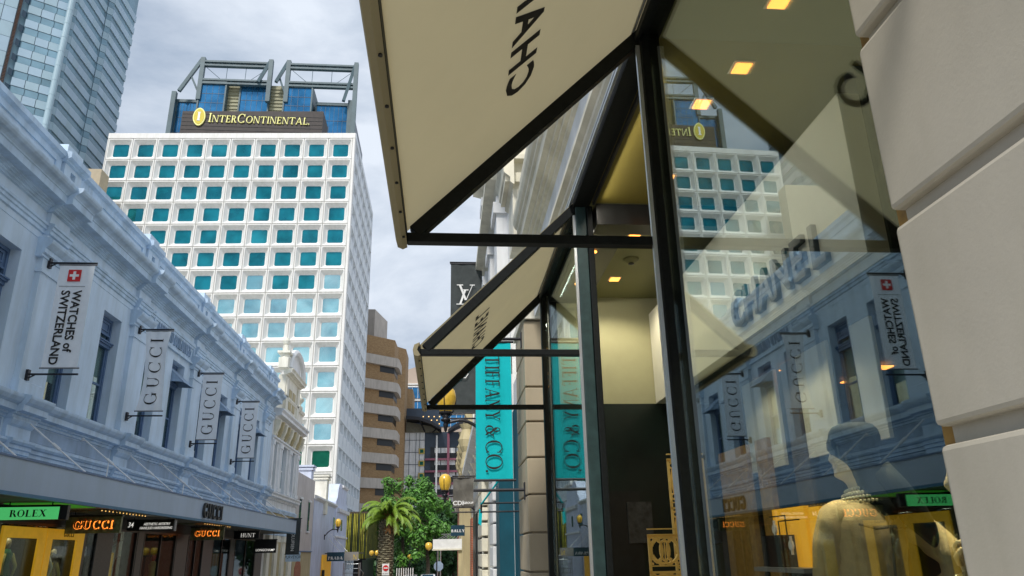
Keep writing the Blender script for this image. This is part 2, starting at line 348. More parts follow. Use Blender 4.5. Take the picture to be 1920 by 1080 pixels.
# ------------------------------------------------------------------ lettering
def rect(x0, y0, x1, y1): return [(x0, y0), (x1, y0), (x1, y1), (x0, y1)]
def diag(x0, y0, x1, y1, w): return [(x0, y0), (x0 + w, y0), (x1 + w, y1), (x1, y1)]
def arc(cx, cy, rx, ry, a0, a1, T, t, n=16):
    ps = []
    for i in range(n):
        q = []
        for a in (a0 + (a1 - a0) * i / n, a0 + (a1 - a0) * (i + 1) / n):
            a = R_(a); w = t + (T - t) * abs(math.cos(a)) ** 1.4
            q.append(((cx + rx * math.cos(a), cy + ry * math.sin(a)), (cx + (rx - w) * math.cos(a), cy + (ry - (t + (w - t) * 0.3)) * math.sin(a))))
        ps.append([q[0][0], q[1][0], q[1][1], q[0][1]])
    return ps
def serif_glyph(c, T=0.14, t=0.035, s=0.07):
    P = []
    def stem(x, w=T, b=0, top=1, sb=True, st=True):
        P.append(rect(x, b, x + w, top))
        if sb: P.append(rect(x - s, b, x + w + s, b + t))
        if st: P.append(rect(x - s, top - t, x + w + s, top))
    if c == 'I': stem(s); return P, T + 2 * s
    if c in 'CG':
        P += arc(.45, .5, .45, .52, 42, 318, T, t); P.append(rect(.74, .68, .74 + t, .98))
        if c == 'G': P.append(rect(.70, .06, .70 + T, .44)); P.append(rect(.60, .44 - t, .70 + T + s, .44)); return P, .93
        P.append(rect(.74, .02, .74 + t * .7, .22)); return P, .84
    if c == 'O': P += arc(.47, .5, .47, .52, 0, 360, T, t, 24); return P, .94
    if c == 'Q': P += arc(.47, .5, .47, .52, 0, 360, T, t, 24); P.append(diag(.75, -.2, .45, .1, .12)); return P, .94
    if c == 'U':
        P.append(rect(s, .35, s + T, 1)); P.append(rect(0, 1 - t, 2 * s + T, 1)); x = .66; P.append(rect(x, .35, x + t, 1)); P.append(rect(x - s, 1 - t, x + t + s, 1))
        P += arc((s + x + t) / 2, .36, (x + t - s) / 2, .38, 180, 360, T * .8, t); return P, x + t + s
    if c in 'RPBD':
        stem(s)
        x = s + T
        if c == 'D': P += arc(x, .5, .52, .5, -90, 90, T, t); return P, x + .54
        P += arc(x + .1, .75, .27, .25, -90, 90, T, t); P.append(rect(x, 1 - t, x + .1, 1)); P.append(rect(x, .5, x + .1, .5 + t))
        if c == 'R': P.append(diag(x + .36, 0, x + .1, .5, T * 1.1)); P.append(rect(x + .34, 0, x + .58, t))
        if c == 'B': P += arc(x + .12, .26, .30, .26, -90, 90, T, t); P.append(rect(x, 0, x + .12, t))
        return P, x + (.56 if c == 'R' else .42)
    if c in 'LEF':
        stem(s); x = s + T
        if c != 'L': P.append(rect(x, 1 - t, x + .38, 1)); P.append(rect(x + .34, .78, x + .38, 1)); P.append(rect(x, .5, x + .26, .5 + t)); P.append(rect(x + .24, .40, x + .27, .63))
        if c != 'F': P.append(rect(x, 0, x + .42, t)); P.append(rect(x + .38, 0, x + .42, .25))
        return P, x + .44
    if c == 'T': stem(.36, st=False); P.append(rect(0, 1 - t, .72 + T, 1)); P.append(rect(0, .78, t, 1)); P.append(rect(.72 + T - t, .78, .72 + T, 1)); return P, .72 + T
    if c == 'H': stem(s); stem(.62); P.append(rect(s + T, .5, .62, .5 + t)); return P, .62 + T + s
    if c == 'N':
        P.append(rect(s, 0, s + t, 1)); P.append(rect(0, 0, s * 2 + t, t)); P.append(rect(.78, 0, .78 + t, 1)); P.append(rect(.78 - s, 1 - t, .78 + t + s, 1)); P.append(rect(-.02, 1 - t, s + .1, 1))
        P.append(diag(.78 - T * .9, 0, s, 1, T)); return P, .82 + s
    if c in 'AV':
        y0, y1 = (0, 1) if c == 'A' else (1, 0)
        P.append(diag(.06, y0, .42, y1, t * 1.2)); P.append(diag(.78 - T * .2, y0, .40, y1, T)); P.append(rect(-.02, min(y0, 1 - t) if y0 else 0, .20, (min(y0, 1 - t) if y0 else 0) + t))
        yb = 0 if c == 'A' else 1 - t
        P.append(rect(.68, yb, .98, yb + t))
        if c == 'A': P.append(rect(.2, .3, .68, .3 + t))
        return P, .96
    if c == 'Y':
        stem(.38, b=0, top=.5, st=False); P.append(diag(.38, .48, .06, 1, T)); P.append(diag(.47, .48, .80, 1, t * 1.3)); P.append(rect(0, 1 - t, .28, 1)); P.append(rect(.70, 1 - t, .94, 1)); return P, .92
    if c == 'X':
        P.append(diag(.66, 0, .08, 1, T * 1.1)); P.append(diag(.08, 0, .68, 1, t * 1.4))
        for a, b in ((-.02, .24), (.58, .92)): P.append(rect(a, 0, b, t)); P.append(rect(a, 1 - t, b, 1))
        return P, .9
    if c == 'S': P += arc(.32, .73, .27, .28, 30, 270, T * .8, t * 1.5); P += arc(.32, .26, .29, .28, -150, 90, T * .8, t * 1.5); return P, .64
    if c == '&': P += arc(.38, .76, .19, .25, 0, 360, T * .6, t, 18); P += arc(.36, .27, .34, .29, 0, 360, T, t, 20); P.append(diag(.72, 0, .22, .78, T * .9)); P.append(diag(.6, .25, .8, .52, t * 1.5)); P.append(rect(.7, .5, .98, .5 + t)); return P, .98
    if c == '.': P.append(rect(0, 0, .13, .14)); return P, .14
    if c == 'o': P += arc(.28, .33, .28, .35, 0, 360, T, t, 18); return P, .56
    return P, .35
def place_polys(polys, O, U, V, Nn, depth, mb, k0=0, warp=None):
    for i, p in enumerate(polys):
        e = 0.00025 * ((i + k0) % 23)
        f = [O + U * a + V * b + Nn * (depth + e) for a, b in p]
        if depth > 0.004:
            g = [O + U * a + V * b - Nn * 0.001 for a, b in p]; n = len(p)
            mb.add(f + g, [tuple(range(n)), tuple(range(2 * n - 1, n - 1, -1))] + [(j, (j + 1) % n, (j + 1) % n + n, j + n) for j in range(n)])
        else:
            if warp: f = [warp(q) for q in f]
            mb.add(f, [tuple(range(len(p)))])
def serif_text(txt, O, U, V, h, depth=0.002, sp=0.12, T=0.14, t=0.035, sx=1.0, center=True, smallcaps=False, each=None, warp=None, slant=0.0):
    """letters laid along U with their tops along V; returns MB, or calls each(mb, char) per letter"""
    U = Vector(U).normalized(); V = Vector(V).normalized(); Nn = U.cross(V); O = Vector(O)
    lay = []; x = 0
    for i, ch in enumerate(txt):
        if ch == ' ': x += .4 * sx; continue
        hh = h if (not smallcaps or ch.isupper()) else h * 0.78
        pl, adv = serif_glyph(ch.upper() if smallcaps or ch not in 'o' else ch, T, t)
        lay.append((ch, x, hh / h, pl)); x += (adv * sx + sp) * hh / h
    tot = x - sp; off = -tot / 2 if center else 0; mb = MB()
    for ch, xx, k, pl in lay:
        pp = [[((off + xx + (a * sx + slant * b) * k) * h, b * k * h) for a, b in p] for p in pl]
        tgt = MB() if each else mb
        place_polys(pp, O, U, V, Nn, depth, tgt, warp=warp)
        if each: each(tgt, ch)
    return mb
def sans_mesh(txt, O, U, V, h, extrude=0.0, xscale=1.0, align='CENTER', bold=0.0, warp=None, shear=0.0):
    c = bpy.data.curves.new('txt', 'FONT'); c.body = txt; c.size = h / 0.72; c.align_x = align; c.extrude = extrude; c.offset = bold; c.shear = shear
    c.resolution_u = 3
    o = bpy.data.objects.new('txt', c); COL.objects.link(o)
    dg = bpy.context.evaluated_depsgraph_get(); me = bpy.data.meshes.new_from_object(o.evaluated_get(dg))
    COL.objects.unlink(o); bpy.data.objects.remove(o)
    U = Vector(U).normalized(); V = Vector(V).normalized(); Nn = U.cross(V); O = Vector(O)
    for v in me.vertices:
        q = O + U * v.co.x * xscale + V * v.co.y + Nn * (v.co.z + extrude + 0.001)
        v.co = warp(q) if warp else q
    return me
def textpart(name, me, material, parent):
    me.materials.clear(); me.materials.append(M[material]); return part(name, me, None, parent)

def mold(mb, prof, xf, s, y0, y1, pj=0.0):
    """profile [(projection, z)...] bottom to top, extruded along the street on the wall plane xf, out along s"""
    pts = [(xf - s * 0.02, prof[0][1])] + [(xf + s * (p + pj), z) for p, z in prof] + [(xf - s * 0.02, prof[-1][1])]
    mb.prism(pts, y0, y1)
def curve_pts(p0, p1, convex=True, n=5):
    o = []
    for i in range(n + 1):
        a = math.pi / 2 * i / n
        u, v = (math.sin(a), 1 - math.cos(a)) if not convex else (1 - math.cos(a), math.sin(a))
        o.append((p0[0] + (p1[0] - p0[0]) * (u if convex else u), p0[1] + (p1[1] - p0[1]) * v))
    return o
# ================================================================== SETTING: ground
def gz(y): return 0.0 if y < 30 else -(y - 30) * 0.03
def strip(name, x0, x1, z, material, y0=-20, y1=400, thick=0.0):
    mb = MB(); ys = [y0, 30] + list(range(60, y1 + 1, 30))
    for a, b in zip(ys[:-1], ys[1:]):
        za, zb = gz(a) + z, gz(b) + z
        mb.add([(x0, a, za), (x1, a, za), (x1, b, zb), (x0, b, zb)], [(0, 1, 2, 3)])
        if thick: mb.add([(x0, a, za - thick), (x0, b, zb - thick), (x0, b, zb), (x0, a, za), (x1, a, za - thick), (x1, b, zb - thick), (x1, b, zb), (x1, a, za)], [(0, 1, 2, 3), (4, 5, 6, 7)])
    return struct(name, mb, material)
g = MB(); ys = [-300, 30, 90, 200, 500, 1600]
for a, b in zip(ys[:-1], ys[1:]): g.add([(-900, a, gz(a) - .03), (900, a, gz(a) - .03), (900, b, gz(b) - .03), (-900, b, gz(b) - .03)], [(0, 1, 2, 3)])
struct('ground', g, 'paving')
strip('road', -8.0, -1.6, 0.0, 'asphalt')
strip('left_pavement', -11.4, -8.15, 0.13, 'paving', thick=.15)
strip('left_kerb', -8.15, -8.0, 0.134, 'kerb', thick=.15)
strip('right_pavement', -1.45, 1.5, 0.13, 'paving', y0=-12, thick=.15)
strip('right_kerb', -1.6, -1.45, 0.134, 'kerb', y0=-12, thick=.15)

# ================================================================== LEFT BUILDING with banners (blue painted)
F = -11.1
PIL = [6.75 + 6.72 * i for i in range(7)]           # pilaster near edges: 6.75, 13.47, 20.19 ... (each 1.1 wide)
PIL = [6.55, 13.25, 19.95, 26.40, 33.05, 39.80, 46.90]
PW = 1.12; YE = 49.6; Y0 = 5.0
b1 = thing('heritage_building', 'long pale blue two storey heritage building with pilasters and deep cornice', 'building', (F, 20, 0))
WIN = []
for i, p in enumerate(PIL[:-1]):
    w = (PIL[i + 1] - p) / 6.7
    WIN += [(p + 1.68 * w, p + 3.08 * w, i), (p + 4.48 * w, p + 5.92 * w, i)]
ZS, ZH = 5.70, 9.33
w_ = MB(); ed = Y0
for a, b, i in WIN: w_.box(F - .5, F, ed, a, ZS - .1, ZH); ed = b
w_.box(F - .5, F, ed, YE, ZS - .1, ZH); w_.box(F - .5, F, Y0, YE, ZH, 10.86)
w_.box(F - .5, F, Y0, YE, 3.7, ZS - .1); w_.box(F - .5, F + .08, Y0, YE, 11.4, 12.52)
w_.box(F - 9, F - .52, Y0, YE, 12.0, 12.2); w_.box(F - .5, F, Y0, YE, 10.86, 11.4)
w_.box(F - 9, F - .5, YE - .3, YE, 0, 12.4)
part('wall', w_, 'bluewall', b1)
r = MB(); r.box(F - 9, F - 2.2, Y0, YE, 5.0, 5.2); part('upper_floor', r, 'bluepanel', b1)
# architrave, cornice, sill and lower mouldings, breaking forward at each pilaster
ARCH = [(.0, 10.12), (.05, 10.14), (.05, 10.24), (.09, 10.26), (.09, 10.34), (.13, 10.36), (.13, 10.43), (.0, 10.46)]
CORN = [(.0, 10.78), (.06, 10.80), (.06, 10.84), (.11, 10.86), (.11, 10.90), (.17, 10.92), (.17, 10.95), (.24, 10.97), (.24, 11.0), (.50, 11.02), (.50, 11.22), (.53, 11.24),
        (.53, 11.27), (.56, 11.30), (.60, 11.33), (.67, 11.36), (.72, 11.41), (.74, 11.47), (.74, 11.51), (.30, 11.55), (.0, 11.58)]
COPE = [(.08, 12.38), (.13, 12.40), (.13, 12.44), (.20, 12.48), (.24, 12.50), (.24, 12.66), (.18, 12.70), (-.3, 12.74)]
SILL = [(.0, 5.08), (.05, 5.10), (.05, 5.16), (.12, 5.18), (.12, 5.22), (.28, 5.25), (.28, 5.40), (.31, 5.42), (.36, 5.46), (.42, 5.55), (.43, 5.60), (.43, 5.64), (.10, 5.69), (.0, 5.70)]
LOW = [(.0, 4.22), (.05, 4.24), (.05, 4.33), (.09, 4.35), (.09, 4.44), (.14, 4.46), (.18, 4.52), (.18, 4.58), (.0, 4.62)]
segs = []; e = Y0
for p in PIL:
    if e < p: segs.append((e, p, 0))
    segs.append((p - .001, p + PW + .001, 1)); e = p + PW
segs.append((e, YE, 0))
for nm, prof, pj, ext in (('architrave', ARCH, .14, .0), ('cornice', CORN, .16, .06), ('parapet_coping', COPE, .14, .05), ('sill_course', SILL, .16, .06), ('lower_string_course', LOW, .12, .0)):
    mb = MB()
    for a, b, k in segs: mold(mb, prof, F, 1, a - (ext if k else 0), b + (ext if k else 0), pj if k else 0)
    part(nm, mb, 'bluetrim', b1)
mb = MB()
for a, b, k in segs:
    if not k and b - a > 1:
        for z0, z1 in ((9.935, 9.955),): mb.box(F - .01, F + .012, a, b, z0, z1)
        # raised frame round the sunk parapet panel
        mb.box(F + .07, F + .13, a + .02, b - .02, 11.58, 11.84); mb.box(F + .07, F + .13, a + .02, b - .02, 12.26, 12.40)
        mb.box(F + .07, F + .13, a + .02, a + .3, 11.84, 12.26); mb.box(F + .07, F + .13, b - .3, b - .02, 11.84, 12.26)
part('parapet_panel_frame', mb, 'bluetrim', b1)
# parapet piers with vent hole and cap block
for p in PIL:
    m_ = MB(); m_.box(F + .07, F + .25, p, p + PW, 11.56, 12.0); m_.box(F + .07, F + .20, p + .06, p + .42, 12.0, 12.42); m_.box(F + .07, F + .20, p + PW - .42, p + PW - .06, 12.0, 12.42)
    m_.box(F + .07, F + .20, p + .42, p + PW - .42, 12.0, 12.06); m_.box(F + .07, F + .20, p + .42, p + PW - .42, 12.26, 12.42); m_.box(F + .06, F + .09, p + .42, p + PW - .42, 12.06, 12.26)
    m_.box(F - .42, F + .16, p + .1, p + PW - .1, 12.68, 13.0)
    part('parapet_pier', m_, 'bluewall', b1)
CAP = [(.0, 9.42), (.04, 9.44), (.04, 9.50), (.10, 9.54), (.10, 9.66), (.13, 9.68), (.17, 9.72), (.24, 9.80), (.26, 9.86), (.26, 9.90), (.16, 9.96), (.0, 9.98)]
for p in PIL:
    m_ = MB(); m_.box(F - .01, F + .15, p, p + PW, 6.1, 9.45); m_.box(F - .01, F + .20, p - .05, p + PW + .05, 5.69, 6.06); m_.prism([(F, 6.06), (F + .2, 6.06), (F + .15, 6.1), (F, 6.1)], p - .03, p + PW + .03)
    m_.box(F - .01, F + .13, p + .02, p + PW - .02, 9.96, 10.80); m_.box(F - .01, F + .19, p - .04, p + PW + .04, 9.02, 9.10)
    part('pilaster', m_, 'bluewall', b1)
    m_ = MB(); mold(m_, [(q + .14, z) for q, z in CAP], F, 1, p - .16, p + PW + .16); part('capital', m_, 'bluetrim', b1)
    m_ = MB(); mold(m_, [(.0, 3.9), (.26, 3.92), (.26, 4.0), (.14, 4.06), (.12, 4.22), (.10, 4.9), (.16, 4.95), (.22, 5.05), (.22, 5.09), (0, 5.1)], F, 1, p - .02, p + PW + .02); part('pedestal', m_, 'bluetrim', b1)
mb = MB()
for a, b, k in segs:
    if not k and b - a > 1: mb.box(F - .01, F + .02, a + .15, b - .15, 4.66, 5.06); mb.box(F - .01, F + .02, a + .15, b - .15, 3.86, 4.18)
part('frieze_panel', mb, 'bluepanel', b1)
# windows
def make_window(w):
    z0, zt, h = ZS, 8.42, ZH
    fr = MB(); x = -.34
    fr.box(x - .06, x + .06, 0, .09, z0, h); fr.box(x - .06, x + .06, w - .09, w, z0, h); fr.box(x - .06, x + .06, .09, w - .09, h - .1, h)
    fr.box(x - .06, x + .10, .09, w - .09, z0, z0 + .09)
    fr.box(x - .06, x + .16, .0, w, zt, zt + .06); fr.box(x - .06, x + .10, .0, w, zt - .09, zt); fr.box(x - .06, x + .2, .0, w, zt + .06, zt + .10)
    fr.box(x - .02, x + .03, .09, w - .09, 7.05, 7.12); fr.box(x - .03, x + .02, .09, .15, z0 + .09, zt - .09); fr.box(x - .03, x + .02, w - .15, w - .09, z0 + .09, zt - .09)
    fr.box(x - .02, x + .02, .09, w - .09, 8.80, h - .1); fr.box(x + .02, x + .05, .2, w - .2, 8.88, 8.93); fr.box(x + .02, x + .05, .2, w - .2, h - .2, h - .15)
    fr.box(x + .02, x + .05, .2, .25, 8.93, h - .2); fr.box(x + .02, x + .05, w - .25, w - .2, 8.93, h - .2); fr.box(x - .02, x + .06, .09, w - .09, 8.74, 8.80)
    pn = MB(); pn.box(x - .02, x - .01, .1, w - .1, z0 + .09, 8.74)
    bl = MB(); bl.box(x - .12, x - .10, .1, w - .1, 6.55, 8.74)
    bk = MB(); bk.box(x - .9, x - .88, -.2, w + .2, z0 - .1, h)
    return [q.mesh(n_, M[mm]) for q, n_, mm in ((fr, 'window', 'bluetimber'), (pn, 'pane', 'black'), (bl, 'blind', 'curtain'), (bk, 'room_dark', 'inner'))]
hood = MB()
wm = make_window(1.42); wm[1].materials.clear(); wm[1].materials.append(GLd)
hm = MB()
hm.prism([(-.30, 9.12), (-.28, 9.14), (.50, 8.42), (.50, 8.40), (.47, 8.40)], .06, 1.36)
hm.add([(-.30, .06, 9.12), (.5, .06, 8.41), (-.3, .06, 8.45)], [(0, 1, 2)]); hm.add([(-.30, 1.36, 9.12), (.5, 1.36, 8.41), (-.3, 1.36, 8.45)], [(0, 1, 2)])
hmm = hm.mesh('hood', M['bluepanel'])
for k, (a, b, i) in enumerate(WIN):
    o = inst(wm[0], 'window', b1, (F, a, 0)); o.scale = (1, (b - a) / 1.42, 1)
    for me, nm in ((wm[1], 'pane'), (wm[2], 'blind'), (wm[3], 'room_backing')):
        c = inst(me, nm, o, (0, 0, 0), local=True)
        if nm == 'blind' and k % 3 == 2: c.location = (0, 0, .8)
    if k >= 7: inst(hmm, 'window_hood', o, (0, 0, 0), local=True)
# name panel with raised lettering between the second and third banner pilasters
m_ = MB(); a, b = 28.2, 33.0
m_.box(F, F + .10, a, b, 10.44, 10.52); m_.box(F, F + .10, a, b, 9.62, 9.70); m_.box(F, F + .10, a, a + .1, 9.7, 10.44); m_.box(F, F + .10, b - .1, b, 9.7, 10.44); m_.box(F, F + .03, a + .1, b - .1, 9.7, 10.44)
part('name_panel', m_, 'bluetrim', b1)
me = serif_text('ANNOYD BUILDINGS', (F + .03, 30.6, 9.84), (0, 1, 0), (0, 0, 1), .46, .06, sp=.10, T=.16, t=.06, sx=.62)
part('raised_lettering', me, 'bluepanel', b1)

# canopy
CX = -9.3
cn = thing('street_canopy', 'long grey blue awning canopy with steel fascia hung from rods over the left pavement', 'canopy', (CX, 20, 3))
m_ = MB(); m_.box(CX - .06, CX, 5, 50.4, 3.06, 3.76); m_.box(F, CX - .06, 50.34, 50.4, 3.06, 3.76); part('fascia', m_, 'fascia', cn)
m_ = MB(); m_.box(CX - .10, CX + .025, 5, 50.42, 3.76, 3.80); part('gutter_edge', m_, 'bluetimber', cn)
m_ = MB(); m_.box(CX - .10, CX + .012, 5, 50.41, 2.98, 3.06); part('bottom_trim', m_, 'fasciaedge', cn)
m_ = MB(); m_.box(F + .02, CX - .1, 5, 50.3, 3.02, 3.08); part('soffit', m_, 'soffit', cn)
m_ = MB(); m_.box(F + .28, CX - .1, 5, 50.3, 3.62, 3.68); part('roof_deck', m_, 'bluepanel', cn)
rod = MB(); rod.tube([(0, 0, 0), (1.75, 0, -1.38)], .022, 6); rod.tube([(.8, 0, -.63), (1.0, 0, -.79)], .045, 6); rod.box(-.05, .03, -.07, .07, -.08, .08)
rm = rod.mesh('stay_rod', M['greywhite'])
for i in range(13):
    inst(rm, 'stay_rod', cn, (F + .06, 7.4 + 3.35 * i, 5.16))
for y in (10.9, 24.2, 31.2, 37.9): m_ = MB(); m_.tube([(F + .9, y, 3.7), (F + .9, y, 4.45)], .02, 5); part('light_post', m_, 'pwhite', cn)
cs = thing('shop_fascia_lettering', 'dark raised word GUCCI fixed to the canopy fascia', 'sign', (CX, 32, 3.3))
serif_text('GUCCI', (CX + .01, 32.2, 3.12), (0, 1, 0), (0, 0, 1), .55, .09, sp=.26, T=.17, t=.07, sx=.95, each=lambda mb, ch: part('letter', mb, 'blackstone', cs))

# ------------------------------------------------------------------ banners on the left building
def bracket(t, x0, x1, y, z):
    m_ = MB(); m_.tube([(x0, y, z), (x1, y, z)], .028, 6); m_.box(x0 - .04, x0 + .06, y - .06, y + .06, z - .16, z + .12); m_.beam((x0, y, z - .14), (x0 + .22, y, z), .03, .03)
    part('bracket', m_, 'iron', t)
def banner(label, x0, x1, y, z0, z1, material, wave=0.0, group=None, pinch=0.0, wallx=None, name='hanging_banner', backm=None):
    t = thing(name, label, 'banner', ((x0 + x1) / 2, y, z0), group)
    def warp(p):
        u = (p[0] - x0) / (x1 - x0); v = (p[2] - z0) / (z1 - z0)
        dx = pinch * math.sin(v * math.pi) * (0.5 - u) * (x1 - x0) + pinch * .12 * math.sin(v * 5)
        dy = wave * (math.sin(u * 7 + v * 5) * .6 + math.sin(v * 9 - u * 3) * .4) * (math.sin(math.pi * min(1, max(0, v))) ** .5 + .05) + wave * .25 * math.sin(u * 16 + v * 2)
        return Vector((p[0] + dx, p[1] + dy, p[2]))
    mb = MB(); nx, nz_ = 14, 40
    for j in range(nz_ + 1):
        for i in range(nx + 1): mb.v.append(tuple(warp((x0 + (x1 - x0) * i / nx, y, z0 + (z1 - z0) * j / nz_))))
    for j in range(nz_):
        for i in range(nx): a = j * (nx + 1) + i; mb.f.append((a, a + 1, a + nx + 2, a + nx + 1))
    o = part('cloth', mb, material, t, smooth=True)
    m_ = MB(); m_.tube([(x0 - .03, y, z1), (x1 + .05, y, z1)], .022, 8); part('end_rod', m_, 'iron' if material != 'bannerw' else 'frame', t); m_ = MB(); m_.tube([(x0 - .03, y, z0), (x1 + .05, y, z0)], .022, 8); part('end_rod', m_, 'iron' if material != 'bannerw' else 'frame', t)
    if wallx is not None:
        bracket(t, wallx, x1 + .04 if x1 > wallx else x0 - .04, y + .02, z1 + .06); bracket(t, wallx, x1 + .04 if x1 > wallx else x0 - .04, y + .02, z0 - .16)
    return t, warp
WX = F + .16
t, wp = banner('white vertical banner with red Swiss cross square and WATCHES of SWITZERLAND in two lines', -10.62, -9.70, 20.23, 6.42, 9.33, 'bannerw', .015, wallx=WX)
m_ = MB(); m_.box(-10.36, -10.02, 20.200, 20.206, 8.84, 9.18); part('red_square', m_, 'red', t)
m_ = MB(); m_.box(-10.225, -10.155, 20.194, 20.198, 8.89, 9.13); m_.box(-10.31, -10.07, 20.1935, 20.1975, 8.975, 9.045); part('white_cross', m_, 'pwhite', t)
m_ = MB(); m_.box(-10.54, -9.86, 20.20, 20.206, 8.69, 8.70); part('rule_line', m_, 'print', t)
Un, Vn = (0, 0, -1), (1, 0, 0)
textpart('lettering', sans_mesh('WATCHES of', (-10.14, 20.205, 8.58), Un, Vn, .225, 0, .95, 'LEFT', bold=.008), 'print', t)
textpart('lettering', sans_mesh('SWITZERLAND', (-10.44, 20.205, 8.58), Un, Vn, .225, 0, .98, 'LEFT', bold=.008), 'print', t)
for lab, x0, x1, y, wv, pn in (('white GUCCI banner with pinched twisted cloth, nearest of the three', -10.66, -9.78, 26.74, .05, .22),
                            ('flat white GUCCI banner, middle of the three on the blue facade', -10.70, -9.86, 33.59, .012, 0),
                            ('white GUCCI banner furthest along the blue facade, beside the cream building', -10.62, -9.80, 40.1, .012, 0)):
    t, wp = banner(lab, x0, x1, y, 6.46, 9.33, 'bannerw', wv, 'white shop banners on the blue building', pinch=pn, wallx=WX)
    me = serif_text('GUCCI', ((x0 + x1) / 2 + .22, y - .014, 7.86), (0, 0, 1), (-1, 0, 0), .47, .001, sp=.34, T=.13, t=.04, warp=wp, each=lambda mb, c_: part('printed_letter', mb, 'print', t))

# ------------------------------------------------------------------ shopfronts under the canopy
sf = thing('shopfront_row', 'row of dark shopfronts with black stone piers under the blue canopy', 'shopfront', (F, 25, 0))
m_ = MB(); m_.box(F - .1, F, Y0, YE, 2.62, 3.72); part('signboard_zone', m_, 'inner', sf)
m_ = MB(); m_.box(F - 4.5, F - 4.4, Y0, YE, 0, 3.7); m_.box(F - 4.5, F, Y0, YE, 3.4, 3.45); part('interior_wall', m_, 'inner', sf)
for a, b in ((5, 9), (12.5, 13.6), (16.6, 17.4), (20.0, 20.7), (25.3, 25.6), (26.3, 27.6), (29.7, 30.3), (33.9, 35.4), (37.6, 39.1), (42.3, 43.2), (47.9, 49.6)):
    m_ = MB(); m_.box(F - .5, F + .03, a, b, 0.1, 2.62); part('stone_pier', m_, 'blackstone', sf, bevel=.02)
m_ = MB(); m_.box(F - .04, F - .02, Y0, YE, .3, 2.62); part('shop_window_glass', m_, GLd, sf)
fr = MB()
for y in (9, 10.8, 12.5, 13.6, 15.1, 16.6, 29.6, 30.35, 32.1, 33.8, 35.5, 36.5, 39.1, 40.7, 42.2, 43.3, 45.5, 47.8): fr.box(F - .06, F + .02, y, y + .07, .1, 2.62)
fr.box(F - .06, F + .02, Y0, YE, 2.56, 2.63); part('window_frame', fr, 'black', sf)
# wide yellow display frames with dark openings (colourful figures inside)
def display(label, y0, y1, op, figs, kind):
    t = thing('window_display', label, 'shop display', (F - .2, (y0 + y1) / 2, .2), 'yellow framed window displays')
    m_ = MB(); x0, x1 = F + .04, F + .10
    m_.box(x0, x1, y0, op[0], .2, 2.5); m_.box(x0, x1, op[1], y1, .2, 2.5); m_.box(x0, x1, op[0], op[1], 2.22, 2.5); m_.box(x0, x1, op[0], op[1], .2, .6)
    part('yellow_surround', m_, 'yellowlit', t)
    m_ = MB(); m_.box(F - .9, F - .86, y0, y1, .2, 2.5); part('backdrop', m_, 'black', t)
    for (dy, z, s, c, c2) in figs:
        y = op[0] + dy; x = F - .35
        m_ = MB(); m_.lathe([(.02, 0), (.20, .02), (.22, .3), (.15, .55), (.21, .78), (.10, .9), (.03, .92)], (x, y, z - .9 * s), 10, s * .7, s); part('coat', m_, c, t, smooth=True)
        m_ = MB(); m_.lathe([(.01, 0), (.06, .02), (.085, .12), (.07, .22), (.02, .26)], (x, y, z + .02), 10); part('head', m_, 'skin', t, smooth=True)
        m_ = MB(); m_.tube([(x + .05, y - .18 * s, z - .12), (x + .12, y - .34 * s, z - .4), (x + .1, y - .2 * s, z - .62)], [.055, .045, .03], 7); m_.tube([(x + .05, y + .18 * s, z - .12), (x + .12, y + .33 * s, z - .42), (x + .1, y + .26 * s, z - .7)], [.055, .045, .03], 7); part('sleeves', m_, c2, t, smooth=True)
    ld = bpy.data.lights.new('added_display_light', 'AREA'); ld.energy = 7; ld.size = .6; ld.color = (1, .85, .6); lo = bpy.data.objects.new('added_display_light', ld); COL.objects.link(lo); lo.location = (F - .4, (op[0] + op[1]) / 2, 2.6); lo.parent = t; lo.matrix_parent_inverse = Matrix.Translation(-WL[t.name])  # fill lamp added to brighten the figures in the display
    return t
display('yellow window surround with a figure in green coat and red scarf, nearest under the canopy', 20.72, 22.92, (20.95, 22.55), [(.35, 2.0, .8, 'clothesr', 'clothesy'), (.95, 1.95, 1.0, 'clothesg', 'clothesy')], 0)
display('yellow window surround with small GUCCI letters and a dark teal coat figure', 22.97, 25.25, (23.3, 24.8), [(.55, 1.9, 1.0, 'clothesb', 'pwhite'), (1.15, 1.7, .8, 'blackstone', 'clothesy')], 1)
dt = solo('window_lettering', serif_text('GUCCI', (F + .105, 24.2, 2.30), (0, 1, 0), (0, 0, 1), .13, .01, sp=.25), 'print', 'small dark GUCCI letters printed on the yellow window surround', 'lettering')
# lit bulbs strip below the fascia
for (y0, y1, n_) in ((23.2, 26.5, 14), (33.0, 36.8, 12)):
    m_ = MB()
    for i in range(n_): yy = y0 + (y1 - y0) * i / (n_ - 1); m_.lathe([(.004, -.014), (.016, -.01), (.016, .01), (.004, .014)], (CX - .45, yy, 2.97), 6)
    part('festoon_bulbs', m_, 'bulbs', sf)
m_ = MB(); m_.box(F + .2, CX - .25, 20.3, 22.3, 2.99, 3.012); part('green_lit_panel', m_, 'greenlit', sf)
m_ = MB(); m_.box(F + .1, CX - .25, 23.4, 26.8, 2.99, 3.012); part('marble_soffit', m_, 'camo', sf); m_ = MB(); m_.box(F + .1, CX - .25, 33.0, 37.0, 2.99, 3.012); part('marble_soffit', m_, 'camo', sf)
